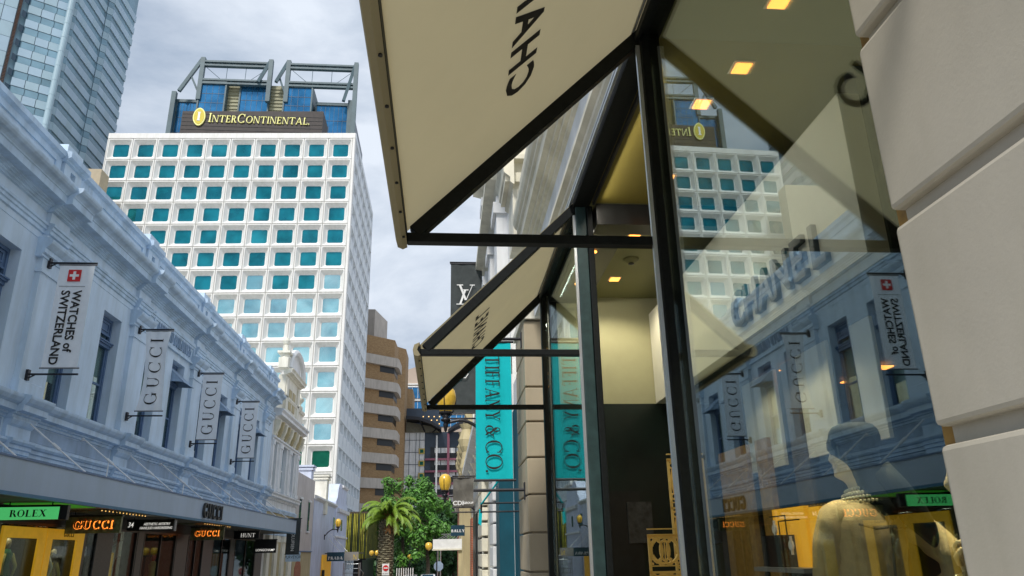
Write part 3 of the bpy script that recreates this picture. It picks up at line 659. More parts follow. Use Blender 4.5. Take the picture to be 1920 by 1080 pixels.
# niche with red brick surround and pale arched doorway
ni = thing('arched_niche', 'pale stone arched doorway set in red brick behind the shop window', 'niche', (F - 1.5, 31.2, 0))
m_ = MB(); m_.box(F - 1.6, F - 1.5, 30.4, 33.6, .1, 2.35); part('brick_surround', m_, 'redbrick', ni)
m_ = MB(); m_.box(F - 1.5, F - 1.42, 31.1, 32.7, .1, 2.0); m_.box(F - 1.5, F - 1.34, 30.95, 32.85, 2.0, 2.1); m_.prism([(31.3, 2.1), (32.5, 2.1), (32.2, 2.28), (31.9, 2.33), (31.6, 2.28)], F - 1.5, F - 1.38, axis='x'); part('stone_surround', m_, 'creamtrim', ni)
m_ = MB(); m_.prism([(31.5, .1), (32.3, .1), (32.3, 1.4), (32.2, 1.65), (31.9, 1.8), (31.6, 1.65), (31.5, 1.4)], F - 1.42, F - 1.40, axis='x'); part('arched_opening', m_, 'black', ni)
m_ = MB(); m_.box(F - 1.3, F - 1.25, 30.2, 31.0, .4, 1.9); part('lit_panel', m_, 'yellowlit', ni)
for (y, x, c) in ((33.3, -.6, 'clothesy'), (36.3, -.9, 'clothesb')):
    t = thing('shop_mannequin', 'small dressed shop figure in %s behind the shop glass' % ('yellow with a flower hat' if c == 'clothesy' else 'dark teal clothes'), 'mannequin', (F + x, y, .1))
    m_ = MB(); m_.lathe([(.05, 0), (.16, .05), (.18, .8), (.14, 1.05), (.2, 1.35), (.08, 1.48)], (F + x, y, .1), 12, .8, 1); part('outfit', m_, c, t, smooth=True)
    m_ = MB(); m_.lathe([(.01, 0), (.06, .02), (.09, .13), (.07, .24), (.02, .28)], (F + x, y, 1.58), 10); part('head', m_, 'red' if c == 'clothesy' else 'skin', t, smooth=True)
sq = solo('hanging_picture', MB().box(F - .5, F - .46, 35.9, 37.0, 1.7, 2.25), 'olivewall', 'olive square panel hanging in the shop window beyond the niche', 'panel')
sq2 = solo('lit_doorway', MB().box(F - .3, F - .25, 39.6, 41.5, .2, 1.9), 'olivewall', 'pale green lit doorway left of the last canopy shops', 'doorway')
# hanging signs
def hsign(label, x0, x1, y, z0, z1, board, fn, th=.12, group='signs hanging under the canopy', posts=True):
    t = thing('hanging_sign', label, 'sign', ((x0 + x1) / 2, y, z0), group)
    m_ = MB(); m_.box(x0, x1, y, y + th, z0, z1); part('board', m_, board, t)
    if posts: m_ = MB(); m_.box(x0 - .03, x1 + .03, y - .02, y + th + .02, z1, z1 + .05); m_.tube([(x0 + .2, y + th / 2, z1), (x0 + .2, y + th / 2, 3.02)], .015, 5); m_.tube([(x1 - .2, y + th / 2, z1), (x1 - .2, y + th / 2, 3.02)], .015, 5); part('hanger', m_, 'black', t)
    fn(t); return t
X = (1, 0, 0); Z = (0, 0, 1)
hsign('green glowing light box reading ROLEX under the blue canopy', -10.82, -9.42, 20.0, 2.60, 2.89, 'rolexg', lambda t: (part('lettering', serif_text('ROLEX', (-10.13, 19.995, 2.66), X, Z, .165, .002, sp=.12, T=.24, t=.07, sx=1.1), 'print', t), part('end_cap', MB().box(-9.41, -9.22, 20.0, 20.14, 2.58, 2.93), 'black', t)))
def neon(x, y, z, h, t, sx=1.0): serif_text('GUCCI', (x, y - .03, z), X, Z, h, .03, sp=.22, T=.16, t=.07, sx=sx, each=lambda mb, ch: part('letter', mb, 'black', t)); serif_text('GUCCI', (x, y, z - .012), X, Z, h * 1.06, .01, sp=.17, T=.24, t=.14, sx=sx, each=lambda mb, ch: part('glow_letter', mb, 'neon', t))
hsign('marbled sign with orange glowing GUCCI letters beside the green light box', -11.0, -9.46, 23.9, 2.38, 2.84, 'camo', lambda t: neon(-10.22, 23.89, 2.51, .22, t, 1.05))
def hair(t):
    textpart('lettering', sans_mesh('AESTHETIC ARTISTRY', (-9.98, 28.295, 2.76), X, Z, .082, 0, .8, bold=.003, shear=.15), 'glowwhite', t)
    textpart('lettering', sans_mesh('HANS JUD HAIRDRESSING', (-10.0, 28.295, 2.63), X, Z, .082, 0, .82, bold=.003, shear=.15), 'glowwhite', t)
    textpart('number', sans_mesh('34', (-10.86, 28.295, 2.70), X, Z, .17, 0, .8, bold=.004, shear=.15), 'glowwhite', t)
    part('end_cap', MB().box(-9.40, -9.36, 28.26, 28.44, 2.56, 2.92), 'frame', t)
hsign('black hairdressing sign with white slanted lettering between the two glowing signs', -10.98, -9.42, 28.3, 2.58, 2.90, 'black', hair)
hsign('smaller marbled sign with orange glowing GUCCI letters past the hairdressing sign', -10.86, -9.48, 34.9, 2.38, 2.90, 'camo', lambda t: neon(-10.17, 34.89, 2.55, .22, t, .95))
hsign('black sign with white serif word HUNT under the canopy', -10.7, -9.45, 41.3, 2.55, 2.90, 'black', lambda t: part('lettering', serif_text('HUNT', (-10.0, 41.295, 2.63), X, Z, .19, .002, sp=.14, T=.13, t=.05), 'glowwhite', t))
hsign('low black sign reading LONGCHAMP near the canopy end', -10.58, -9.42, 45.5, 1.88, 2.56, 'black', lambda t: textpart('lettering', sans_mesh('LONGCHAMP', (-10.0, 45.49, 1.98), X, Z, .12, 0, 1.0, bold=.003), 'glowwhite', t))
# ================================================================== LEFT: cream ornate building
c1 = thing('ornate_building', 'cream stucco building with bracketed frieze, arched pediment and ball finial beyond the blue building', 'building', (F, 54, 0))
YA, YB = 49.65, 59.4
wins = [(50.2, 51.5), (53.0, 54.7), (56.2, 57.5)]
m_ = MB(); e = YA
for a, b in wins: m_.box(F - .5, F, e, a, 5.6, 8.85); e = b
m_.box(F - .5, F, e, YB, 5.6, 8.85); m_.box(F - .5, F, YA, YB, 8.85, 10.6); m_.box(F - .5, F, YA, YB, gz(55), 5.6)
m_.box(F - 6, F - .5, YA + .02, YB, gz(55), 10.5); part('wall', m_, 'greywhite', c1)
for a, b in wins:
    f = MB(); f.box(F - .34, F - .26, a, b, 5.7, 8.85); o = part('window', f, 'bluetrim', c1)
    f = MB(); f.box(F - .25, F - .22, a + .15, b - .15, 5.9, 8.6); part('pane', f, 'greyglass', o)
    f = MB(); f.box(F - .22, F - .19, a + .15, b - .15, 7.2, 7.28); part('sash_rail', f, 'pwhite', o)
for a in (49.75, 51.9, 52.35, 55.1, 55.55, 57.9, 58.5):
    f = MB(); f.box(F, F + .12, a, a + .38, 5.9, 8.7); f.box(F, F + .17, a - .04, a + .42, 8.5, 8.8); f.box(F, F + .17, a - .04, a + .42, 5.7, 5.95); part('pilaster', f, 'greywhite', c1)
def mparts(par, lst, y0, y1, s=1, xf=F):
    for nm, pr, mt in lst: q = MB(); mold(q, pr, xf, s, y0, y1); part(nm, q, mt, par)
mparts(c1, [('sill_course', [(0, 5.1), (.1, 5.14), (.12, 5.25), (.3, 5.3), (.3, 5.42), (.38, 5.5), (.38, 5.58), (0, 5.64)], 'greywhite'),
            ('window_head_course', [(0, 8.78), (.08, 8.8), (.08, 8.9), (.18, 8.95), (.18, 9.05), (0, 9.1)], 'greywhite'),
            ('cornice', [(0, 10.1), (.12, 10.15), (.2, 10.3), (.5, 10.38), (.5, 10.55), (.62, 10.68), (.62, 10.78), (0, 10.85)], 'greywhite'),
            ('parapet', [(.02, 10.8), (.02, 11.9), (.14, 11.92), (.2, 12.05), (.2, 12.15), (0, 12.2)], 'cream')], YA, YB)
for i in range(9):
    f = MB(); y = 50.0 + i * 1.08
    f.prism([(F, 9.12), (F + .12, 9.12), (F + .2, 9.3), (F + .34, 9.62), (F + .42, 10.05), (F + .42, 10.12), (F, 10.12)], y, y + .34); f.box(F, F + .08, y + .45, y + .95, 9.25, 10.0)
    part('frieze_bracket', f, 'ochre' if i % 2 else 'creamtrim', c1, bevel=.03)
pd = MB(); pd.box(F - .4, F + .1, 51.9, 56.9, 10.85, 13.55); pd.box(F + .1, F + .2, 52.0, 52.7, 10.9, 13.4); pd.box(F + .1, F + .2, 56.1, 56.8, 10.9, 13.4); part('gable_block', pd, 'cream', c1)
f = MB(); f.box(F + .11, F + .14, 53.3, 54.2, 11.4, 12.8); f.box(F + .11, F + .14, 54.6, 55.5, 11.4, 12.8); part('ochre_panel', f, 'ochre', c1)
f = MB(); mold(f, [(.1, 13.5), (.2, 13.52), (.25, 13.6), (.5, 13.66), (.5, 13.8), (.6, 13.92), (.1, 14.0)], F, 1, 51.7, 57.1); part('pediment_base', f, 'cream', c1)
f = MB(); arcp = [(54.4 + 2.3 * math.cos(R_(a)), 14.0 + 1.45 * math.sin(R_(a))) for a in range(180, -1, -12)]
f.prism(arcp, F - .4, F + .15, axis='x'); part('tympanum', f, 'greywhite', c1)
f = MB(); pts = [(F + .3, 54.4 + 2.5 * math.cos(R_(a)), 14.0 + 1.6 * math.sin(R_(a))) for a in range(180, -1, -10)]; f.tube(pts, .22, 6); part('arched_moulding', f, 'greywhite', c1)
f = MB(); f.box(F - .35, F + .3, 51.2, 52.0, 13.9, 14.6); f.box(F - .45, F + .4, 51.1, 52.1, 14.9, 15.05); f.lathe([(.38, 14.55), (.34, 14.7), (.3, 14.95)], (F, 51.6, 0), 8); f.lathe([(.3, 15.0), (.22, 15.1), (.2, 15.5), (.1, 15.6)], (F, 51.6, 0), 10); f.lathe([(.03, 15.55), (.2, 15.62), (.27, 15.82), (.2, 16.02), (.03, 16.1)], (F, 51.6, 0), 12); part('ball_finial', f, 'cream', c1)
f = MB(); f.box(F - .3, F + .2, 57.6, 58.2, 12.2, 12.4); f.lathe([(.2, 12.35), (.1, 12.5), (.12, 12.6), (.32, 12.85), (.34, 13.0), (.2, 13.05), (.12, 13.15), (.03, 13.4)], (F, 57.9, 0), 12); part('urn_finial', f, 'cream', c1)
# ground floor
f = MB()
for y in (50.3, 52.6, 55.0, 57.4): f.box(F, F + .15, y, y + .9, gz(55), 2.6); f.box(F, F + .25, y - .08, y + .98, 2.6, 2.95)
part('shop_pilaster', f, 'cream', c1)
f = MB(); mold(f, [(0, 3.0), (.1, 3.0), (.12, 3.5), (.3, 3.6), (.3, 3.7), (0, 3.8)], F, 1, YA, YB); mold(f, [(0, 4.4), (.1, 4.4), (.15, 4.6), (0, 4.7)], F, 1, YA, YB); part('shop_entablature', f, 'bluetrim', c1)
f = MB(); f.box(F - .02, F + .02, 50.0, 59.2, 3.8, 4.4); f.box(F - .02, F + .03, 51.3, 52.5, gz(55), 2.6); f.box(F - .02, F + .03, 53.6, 54.9, gz(55), 2.6); f.box(F - .02, F + .03, 56.0, 57.3, gz(55), 2.6); part('ochre_shop_panel', f, 'ochre', c1)
# dark hanging banner at the canopy end, small blue sign
t, wp = banner('dark green vertical banner reading OLUFSEN at the canopy end', -9.95, -9.1, 50.9, 1.8, 3.95, 'bannerblk', .03, wallx=None)
textpart('lettering', sans_mesh('OLUFSEN', (-9.62, 50.86, 3.1), (0, 0, -1), (1, 0, 0), .2, 0, .95, 'LEFT', bold=.004), 'pwhite', t)
t = thing('wall_sign', 'small pale blue sign with worn lettering below the dark banner', 'sign', (-10.4, 56, 1.6)); part('board', MB().box(-10.9, -9.9, 56, 56.06, 1.35, 1.95), 'bluetrim', t)
textpart('lettering', sans_mesh('PURVEYOR', (-10.4, 55.99, 1.55), X, Z, .2, 0, .8), 'signblue', t)

# ================================================================== LEFT: beige pink low building, lilac building
c2 = thing('rendered_building', 'plain beige pink rendered building with two tall slit windows', 'building', (F, 63, 0))
m_ = MB(); m_.box(F - 7, F, 59.42, 67.4, gz(64) - .5, 7.75); part('wall', m_, 'pinkish', c2)
m_ = MB(); m_.box(F - .02, F + .03, 59.42, 67.4, gz(64) - .5, 2.0); part('ochre_base_wall', m_, 'ochre', c2)
m_ = MB(); m_.box(F, F + .12, 59.42, 67.4, 2.0, 2.08); part('base_ledge', m_, 'bluetimber', c2)
for y in (60.8, 64.7):
    o = part('slit_window', MB().box(F + .01, F + .03, y, y + .8, 3.6, 5.85), 'greyglass', c2); part('window_hood', MB().box(F + .01, F + .14, y - .15, y + .95, 5.85, 6.0), 'greywhite', o); part('sill', MB().box(F + .01, F + .12, y - .15, y + .95, 3.48, 3.6), 'greywhite', o)
m_ = MB(); m_.prism([(60.4, -.9), (63, -.9), (63, .9), (62.6, 1.25), (61.7, 1.4), (60.8, 1.25), (60.4, .9)], F + .03, F + .06, axis='x'); part('arched_door', m_, 'redbrick', c2)
c3 = thing('lilac_building', 'pale lilac blue rendered building with stepped curved gable and tall chimneys', 'building', (F, 78, 0))
m_ = MB(); m_.box(F - 8, F + .05, 67.42, 80.2, gz(75) - .5, 6.35); part('side_wall', m_, 'lilac', c3)
m_ = MB(); mold(m_, [(0, 6.2), (.08, 6.25), (.28, 6.4), (.28, 6.55), (.1, 6.62), (0, 6.64)], F + .05, 1, 67.42, 80.2); part('coping', m_, 'greywhite', c3)
gp = [(80.2, gz(85) - .5), (89.8, gz(85) - .5), (89.8, 7.0), (88.6, 7.1), (88.3, 8.6), (83.2, 8.9), (82.2, 8.75), (81.6, 8.2), (81.2, 7.4), (80.2, 6.9)]
m_ = MB(); m_.prism(gp, F - 1, F + .1, axis='x'); part('curved_gable', m_, 'lilac', c3)
m_ = MB(); mold(m_, [(.1, 8.5), (.3, 8.6), (.35, 8.8), (.1, 8.85)], F, 1, 84, 88.6); mold(m_, [(.1, 5.9), (.35, 6.0), (.4, 6.3), (.1, 6.4)], F, 1, 81.5, 89.9); mold(m_, [(.1, 3.4), (.25, 3.45), (.25, 3.6), (.1, 3.65)], F, 1, 80.4, 89.9); mold(m_, [(.1, 1.6), (.3, 1.7), (.3, 1.95), (.1, 2.0)], F, 1, 80.4, 89.9); part('gable_mouldings', m_, 'greywhite', c3)
for y in (79.0, 84.6): part('narrow_window', MB().box(F + .06, F + .13, y, y + 1.1, 4.2, 5.3), 'greyglass', c3)
for (x, y, z0, z1, w) in ((F - .7, 66.5, 7.2, 8.9, 1.15), (F - .4, 73.0, 6.3, 8.7, 1.3)):
    m_ = MB(); m_.box(x - w / 2, x + w / 2, y - w / 2, y + w / 2, z0 - 1, z1); m_.box(x - w / 2 - .12, x + w / 2 + .12, y - w / 2 - .12, y + w / 2 + .12, z1 - .35, z1 - .18); m_.box(x - w / 2 - .2, x + w / 2 + .2, y - w / 2 - .2, y + w / 2 + .2, z1 - .1, z1 + .05); part('chimney', m_, 'lilac' if y < 70 else 'cream', c3)
part('wall_lantern', MB().box(F + .05, F + .35, 73.2, 73.6, -.2, .5), 'black', c3)

# ------------------------------------------------------------------ wall lamps with yellow globes
def lamp(label, gx, y, z, wallx):
    t = thing('wall_lamp', label, 'street lamp', (gx, y, z), 'yellow globe lamps on curved brackets')
    s = 1 if wallx > gx else -1
    o = part('globe', MB().lathe([(.03, -.36), (.13, -.30), (.21, -.16), (.265, .04), (.27, .16), (.24, .30), (.15, .40), (.03, .44)], (gx, y, z), 24), 'globe', t, smooth=True)
    m_ = MB()
    for k in range(3):
        a = R_(20 + 120 * k); pts = [(gx + math.cos(a) * r, y + math.sin(a) * r, z + h) for r, h in ((.03, -.46), (.16, -.34), (.25, -.16), (.285, .06), (.28, .2))]
        m_.tube(pts, .013, 6)
    m_.lathe([(.16, -.33), (.19, -.31), (.19, -.28), (.16, -.26)], (gx, y, z), 16)
    part('cage', m_, 'iron', t)
    m_ = MB(); m_.lathe([(.01, -.80), (.04, -.76), (.045, -.70), (.06, -.66), (.07, -.60), (.05, -.54), (.13, -.50), (.13, -.46), (.05, -.42), (.15, -.33)], (gx, y, z), 14); part('finial_cup', m_, 'iron', t, smooth=True)
    d = abs(wallx - gx); pts = []
    for i in range(12):
        u = i / 11; pts.append((gx + s * (d * u), y, z - .56 + (.10 * math.sin(u * math.pi * .9)) - 1.0 * max(0, u - .25) ** 1.7))
    m_ = MB(); m_.tube(pts, .045, 8); m_.box(wallx - .06 * (1 if s > 0 else 0), wallx + .06 * (0 if s > 0 else 1), y - .1, y + .1, pts[-1][2] - .25, pts[-1][2] + .2); part('arm', m_, 'iron', t, smooth=False)
lamp('yellow globe lamp on a curved iron arm, nearest, left of the teal banner', 0.0, 20.0, 5.45, 1.30)
lamp('yellow globe lamp beside the grey CDI banner, right side', 0.0, 34.0, 4.52, 1.30)
lamp('yellow globe lamp on the lilac wall, left side of the street', -9.85, 74.0, 4.5, F + .05)

# ------------------------------------------------------------------ prada canopy, fin-clad box, scaffold
t = thing('shop_canopy', 'flat canopy with dark blue front reading PRADA on the lilac building', 'canopy', (-9.5, 74, 1.9))
part('front_board', MB().box(-10.7, -9.15, 74, 74.1, 1.22, 2.0), 'signblue', t); part('side_board', MB().box(-9.13, -7.85, 74, 74.1, 1.25, 2.0), 'signgrey', t); part('deck', MB().box(-10.9, -7.9, 74.1, 79, 1.85, 1.95), 'soffit', t)
part('lettering', serif_text('PRADA', (-9.93, 73.99, 1.36), X, Z, .26, .002, sp=.16, T=.22, t=.06, sx=1.0), 'pwhite', t)
part('number_emblem', serif_text('N', (-8.15, 73.99, 1.35), X, Z, .4, .002, T=.2, t=.1), 'goldfr', t)
m_ = MB(); m_.tube([(-10.7, 76, 3.6), (-9.0, 75, 2.05)], .03, 5); m_.tube([(-10.7, 74.5, 3.2), (-9.6, 74.2, 2.05)], .03, 5); part('stay_rods', m_, 'pwhite', t)
part('shop_window', MB().box(-11.0, -10.98, 73, 79, gz(75), 1.8), 'yellowlit', t)
bx = thing('fin_clad_box', 'projecting upper storey box clad in vertical yellow green fins beside the palm', 'building', (-10.5, 95, 0))
part('core', MB().box(-11.6, -9.05, 92.2, 109, 1.35, 6.3), 'black', bx); part('rim', MB().box(-11.7, -8.9, 92.0, 109.1, 6.3, 6.5), 'bark', bx); part('base_slab', MB().box(-11.7, -8.9, 92.0, 109.1, 1.2, 1.35), 'black', bx)
part('lower_walls', MB().box(-10.4, -9.4, 93, 108, gz(100) - 1, 1.2), 'black', bx)
for i in range(14): part('front_fin', MB().box(-11.62 + i * .19, -11.62 + i * .19 + (.09 + .04 * (i % 3 == 0)), 91.9 + .05 * (i % 2), 92.14, 1.36, 6.29), 'yslat' if 1 < i < 13 and i % 4 != 1 else 'dslat', bx)
for i in range(34): part('side_fin', MB().box(-9.04, -8.9, 92.3 + i * .49, 92.45 + i * .49, 1.36, 6.29), 'dslat' if i % 3 else 'yslat', bx)
sc = thing('scaffold_tower', 'grey scaffold tower with rungs standing below the fin clad box', 'scaffold', (-9.3, 80, gz(80)))
for x in (-9.9, -8.4):
    for y in (80, 81.2): part('standard', MB().tube([(x, y, gz(80)), (x, y, 1.0)], .04, 6), 'alu', sc)
m_ = MB()
for k in range(7): z = gz(80) + .3 + k * .42; m_.tube([(-9.9, 80, z), (-8.4, 80, z)], .03, 6)
m_.tube([(-8.3, 80, gz(80)), (-7.9, 80, .1)], .03, 6); m_.tube([(-8.4, 80, .6), (-7.9, 80, 0)], .03, 6); part('rungs', m_, 'alu', sc)

# ================================================================== HOTEL (white coffered grid)
h = thing('hotel_tower', 'white concrete hotel tower with a grid of coffered square teal windows', 'hotel', (-40, 127, 0))
HR, HL = Vector((-17.4, 125, 0)), Vector((-62.9, 127.5, 0)); HB = Vector((-17.2, 160, 0)); TOP = 76.6
Uh = (HL - HR).normalized(); Wd = (HL - HR).length; Nh = Vector((Uh.y, -Uh.x, 0)) * 1.0
if Nh.y > 0: Nh = -Nh
core = MB(); ins = 1.4
core.prism([(HR.x - ins, HR.y + ins), (HL.x + ins, HL.y + ins), (HL.x + ins, HL.y + 32), (HB.x - ins, HB.y)], -8, TOP - .3, axis='z'); part('core', core, 'joint', h)
PITCH, ROW = 4.49, 4.36; z_top = 75.45
# unit: outer frame ledge, funnel to rounded opening
def rrect(cx, cz, w, hh, r, n=4):
    o = []
    for (sx, sz, a0) in ((1, 1, 0), (-1, 1, 90), (-1, -1, 180), (1, -1, 270)):
        for i in range(n + 1):
            a = R_(a0 + 90 * i / n); o.append((cx + sx * (w / 2 - r) + r * math.cos(a), cz + sz * (hh / 2 - r) + r * math.sin(a)))
    return o
def loops(ls, close_last=False):
    mb = MB(); n = len(ls[0][0])
    for pts, d in ls: mb.v += [(p[0], d, p[1]) for p in pts]
    for k in range(len(ls) - 1):
        for i in range(n): j = (i + 1) % n; mb.f.append((k * n + i, k * n + j, (k + 1) * n + j, (k + 1) * n + i))
    if close_last: mb.f.append(tuple((len(ls) - 1) * n + i for i in range(n)))
    return mb
pw, ph = PITCH - .10, ROW - .10
unit = loops([(rrect(0, 0, pw, ph, .02), .5), (rrect(0, 0, pw, ph, .05), -.02), (rrect(0, 0, pw - .12, ph - .12, .08), -.06), (rrect(0, 0, pw - .34, ph - .34, .16), -.06), (rrect(0, 0, pw - .44, ph - .44, .18), .0), (rrect(0, .0, pw - .50, ph - .50, .2), .10), (rrect(0, .0, 3.10, 2.90, .32), .60), (rrect(0, .0, 2.80, 2.62, .32), .64), (rrect(0, .0, 2.76, 2.58, .32), .82)])
um = unit.mesh('window', M['white'])
pn = MB(); q = rrect(0, .0, 2.84, 2.66, .32); pn.v += [(p[0], .74, p[1]) for p in q]; pn.f.append(tuple(range(len(q))))
pms = [pn.mesh('pane', M[k]) for k in ('hotelglass', 'hotelglass2', 'hotelglass3')]
ang = math.atan2(-Uh.y, -Uh.x); prnd = random.Random(21)
for r_ in range(17):
    for c_ in range(10):
        s_ = .5 + PITCH * (c_ + .5); p = HR + Uh * s_
        z = z_top - ROW * (r_ + .5)
        if z < 2: continue
        o = inst(um, 'window', h); o.location = (p.x, p.y, z); o.rotation_euler = (0, 0, ang)
        k = 0 if (r_ < 6 or (r_ == 6 and c_ % 3)) else (1 if r_ < 13 else 2)  # pane colour by row paints what each height reflects
        q_ = inst(pms[k], 'pane', o, local=True, rot=(R_(prnd.uniform(-1.6, 1.6)), 0, R_(prnd.uniform(-1.6, 1.6))))
# joints frame / top band / corner
f = MB()
def hbox(s0, s1, d0, d1, z0, z1):
    a = HR + Uh * s0; b = HR + Uh * s1
    f.prism([(a - Nh * d1)[:2], (b - Nh * d1)[:2], (b - Nh * d0)[:2], (a - Nh * d0)[:2]], z0, z1, axis='z')
hbox(-.0, Wd, -.12, 1.2, z_top, TOP); hbox(0, .5, -.12, 1.2, -8, z_top); hbox(Wd - .2, Wd, -.12, 1.2, -8, z_top); part('edge_band', f, 'white', h, bevel=.15)
f = MB()
for k in range(11): hbox(.5 + PITCH * k - .06, .5 + PITCH * k + .06, .08, .5, -8, z_top)
for k in range(18): hbox(.5, Wd - .2, .081, .49, z_top - ROW * k - .06, z_top - ROW * k + .06)
part('joint_strip', f, 'joint', h)
# side face: recessed wall, floor ledges, tapered fins
f = MB(); f.box(-18.6, -18.4, 126, 159.5, -8, TOP - .2); part('side_wall', f, 'joint', h)
f = MB()
f.box(-18.5, -17.3, 125.1, 160, TOP - 1.1, TOP); f.box(-18.5, -17.3, 159.6, 160, -8, TOP); part('side_edge_band', f, 'whiteside', h)
led = MB().box(-1.15, 0.05, 0, 34.4, 0, .28).mesh('floor_ledge', M['whiteside']); NF = 7
FP = 34.0 / NF
fin = MB(); hh = ROW - .28
# each bay: solid lower panel with a wedge shaped recess above
fin.add([(0, 0, 0), (0, FP * .96, 0), (0, FP * .96, hh * .55), (0, 0, hh * .55), (-1.0, FP * .1, hh), (-1.0, FP * .96, hh), (0, 0, hh), (0, FP * .10, hh), (-1.0, FP * .96, hh * .7), (-1.0, FP * .1, hh * .7)], [(0, 1, 2, 3), (3, 2, 8, 9), (9, 8, 5, 4)])
fin.box(-1.0, 0.0, -.02, FP * .10, 0, hh); fin.box(-1.0, 0, FP * .90, FP * .98, 0, hh)
fm = fin.mesh('side_window_bay', M['whiteside'])
for r_ in range(18):
    z = z_top - ROW * (r_ + 1)
    if z < -8: break
    inst(led, 'floor_ledge', h, (-17.3, 125.3, z + hh))
    for c_ in range(NF): inst(fm, 'side_bay', h, (-17.35, 125.6 + c_ * FP, z))
# roof sign
t = thing('roof_sign', 'dark timber-look roof sign with gold INTERCONTINENTAL lettering and leaf emblem', 'sign', (-38, 130, TOP))
sy = 130.0
part('board', MB().prism([(-51.3, 74), (-24.6, 74), (-24.6, 84.3), (-51.3, 83.4)], sy, sy + 6), 'woodsign', t)
f = MB()
for i in range(9): f.box(-51.2, -24.7, sy - .05, sy + .02, 76.0 + i * .85, 76.08 + i * .85)
part('board_joints', f, 'black', t)
lf = [(-48.0 + 1.15 * math.sin(R_(a)) * (1 - .12 * abs(math.cos(R_(a))) ** 3), 82.15 + 1.95 * (math.cos(R_(a)))) for a in range(0, 360, 15)]
lf2 = [(-48.0 + (x + 48.0) * .84, 82.15 + (z - 82.15) * .86) for x, z in lf]
o = part('emblem', MB().prism(lf, sy - .3, sy - .06), 'signgold', t); part('emblem_face', MB().prism(lf2, sy - .36, sy - .31), 'leafgold', o)
part('emblem_letter', serif_text('I', (-48.0, sy - .37, 81.2), X, Z, 1.9, .05, T=.2, t=.07), 'pwhite', t)
serif_text('InterContinental.', (-36.7, sy - .06, 81.1), X, Z, 1.92, .18, sp=.12, T=.13, t=.055, sx=.86, smallcaps=True, slant=.05, each=lambda mb, ch: part('letter', mb, 'signgold', t))
part('plinth_shadow_gap', MB().box(-51, -25, sy + .5, sy + 5, TOP - 1, TOP + .5), 'black', t)

# ================================================================== GLASS TOWER behind with roof frames
gt = thing('glass_office_tower', 'blue glass office tower with louvred bays and open steel roof frames, behind the hotel', 'building', (-40, 152, 0))
YG = 150.0
def gx(r): return r * YG
def gzz(r): return r * YG + 1.6
def gbay(x0, x1, z1, y, nx, nz_, nm='glass_bay', z0=60):
    o = part(nm, MB().box(x0, x1, y, y + 8, z0, z1), 'blueglass', gt)
    f = MB()
    for i in range(1, nx): xx = x0 + (x1 - x0) * i / nx; f.box(xx - .035, xx + .035, y - .04, y - .002, 84, z1)
    k = z1
    while k > 84: f.box(x0, x1, y - .06, y - .003, k - .10, k); k -= (z1 - 84) / nz_
    part('mullions', f, 'navyline', o)
    f = MB(); f.box(x0 - .3, x1 + .3, y - .3, y + 8, z1, z1 + .7); f.box(x0 - .35, x0 - .02, y - .3, y + 8, 60, z1); f.box(x1 + .02, x1 + .35, y - .3, y + 8, 60, z1); part('bay_frame', f, 'greensteel', gt)
gbay(-61.2, -56.4, 99.5, YG + 2, 7, 4); gbay(-56.0, -50.6, 103.2, YG, 4, 8); gbay(-47.3, -41.2, 104.0, YG + 1, 5, 5); gbay(-37.2, -31.4, 103.0, YG, 4, 8); gbay(-30.3, -23.4, 99.8, YG + 2, 7, 4)
for (x0, x1) in ((-50.4, -46.6), (-41.0, -37.0)):
    o = part('louvre_wall', MB().box(x0, x1, YG + 1.5, YG + 9, 60, 104.4), 'louvre', gt); f = MB()
    for i in range(22): f.box(x0, x1, YG + 1.3, YG + 1.5, 84 + i * .92, 84.35 + i * .92)
    part('louvre_blades', f, 'louvre', o)
part('core', MB().box(-61, -23, YG + 8, YG + 30, 0, 103), 'navy', gt)
part('plant_cowl', MB().prism([(-56, 86), (-52, 86), (-53, 88.2), (-55.5, 88.4)], YG - 3, YG - 1), 'pwhite', gt)
def truss(a, b, hh, w=.9, n_=12):
    a, b = Vector(a), Vector(b); m_ = MB(); up = Vector((0, 0, hh))
    m_.beam(a, b, w, .45); m_.beam(a + up, b + up, w, .45)
    for i in range(n_):
        p = a.lerp(b, i / n_) + (up if i % 2 else Vector()); q = a.lerp(b, (i + 1) / n_) + (Vector() if i % 2 else up); m_.beam(p, q, .25, .25)
    return m_
for (xl, xr, sgn) in ((-56.2, -41.0, 1), (-37.0, -21.6, 1)):
    part('roof_truss', truss((xl, YG, 108.2), (xr, YG, 108.2), 1.0), 'greensteel', gt); part('roof_truss', truss((xl, YG, 103.4), (xr, YG, 103.4), .9), 'greensteel', gt)
    for x, dx, zl_ in ((xl, -4.2 if xl < -50 else -2.4, 100.8 if xl < -50 else 104.0), (xr, -2.4, 103.8 if xr < -30 else 99.5)):
        part('mast', MB().beam((x, YG, 84 if x > -30 else 99), (x, YG, 110.2), .95, .95), 'greensteel', gt)
        part('raking_strut', MB().beam((x - .2, YG, 110), (x + dx, YG - .6, zl_), .75, .7), 'greensteel', gt)
    part('raking_strut', MB().beam((xl, YG, 100.5), (xl - 2.0, YG - .3, 104.8 if xl < -50 else 106), .4, .4), 'greensteel', gt)
    for c0, c1_ in (((xl + 1, YG, 107.6), (xl + 5, YG, 104)), ((xr - 1, YG, 107.6), (xr - 5, YG, 104)), ((xl + 5.5, YG, 108), (xl + 5.5, YG, 104)), ((xr - 5.5, YG, 108), (xr - 5.5, YG, 104))): part('tie_cable', MB().tube([c0, c1_], .06, 4), 'greensteel', gt)
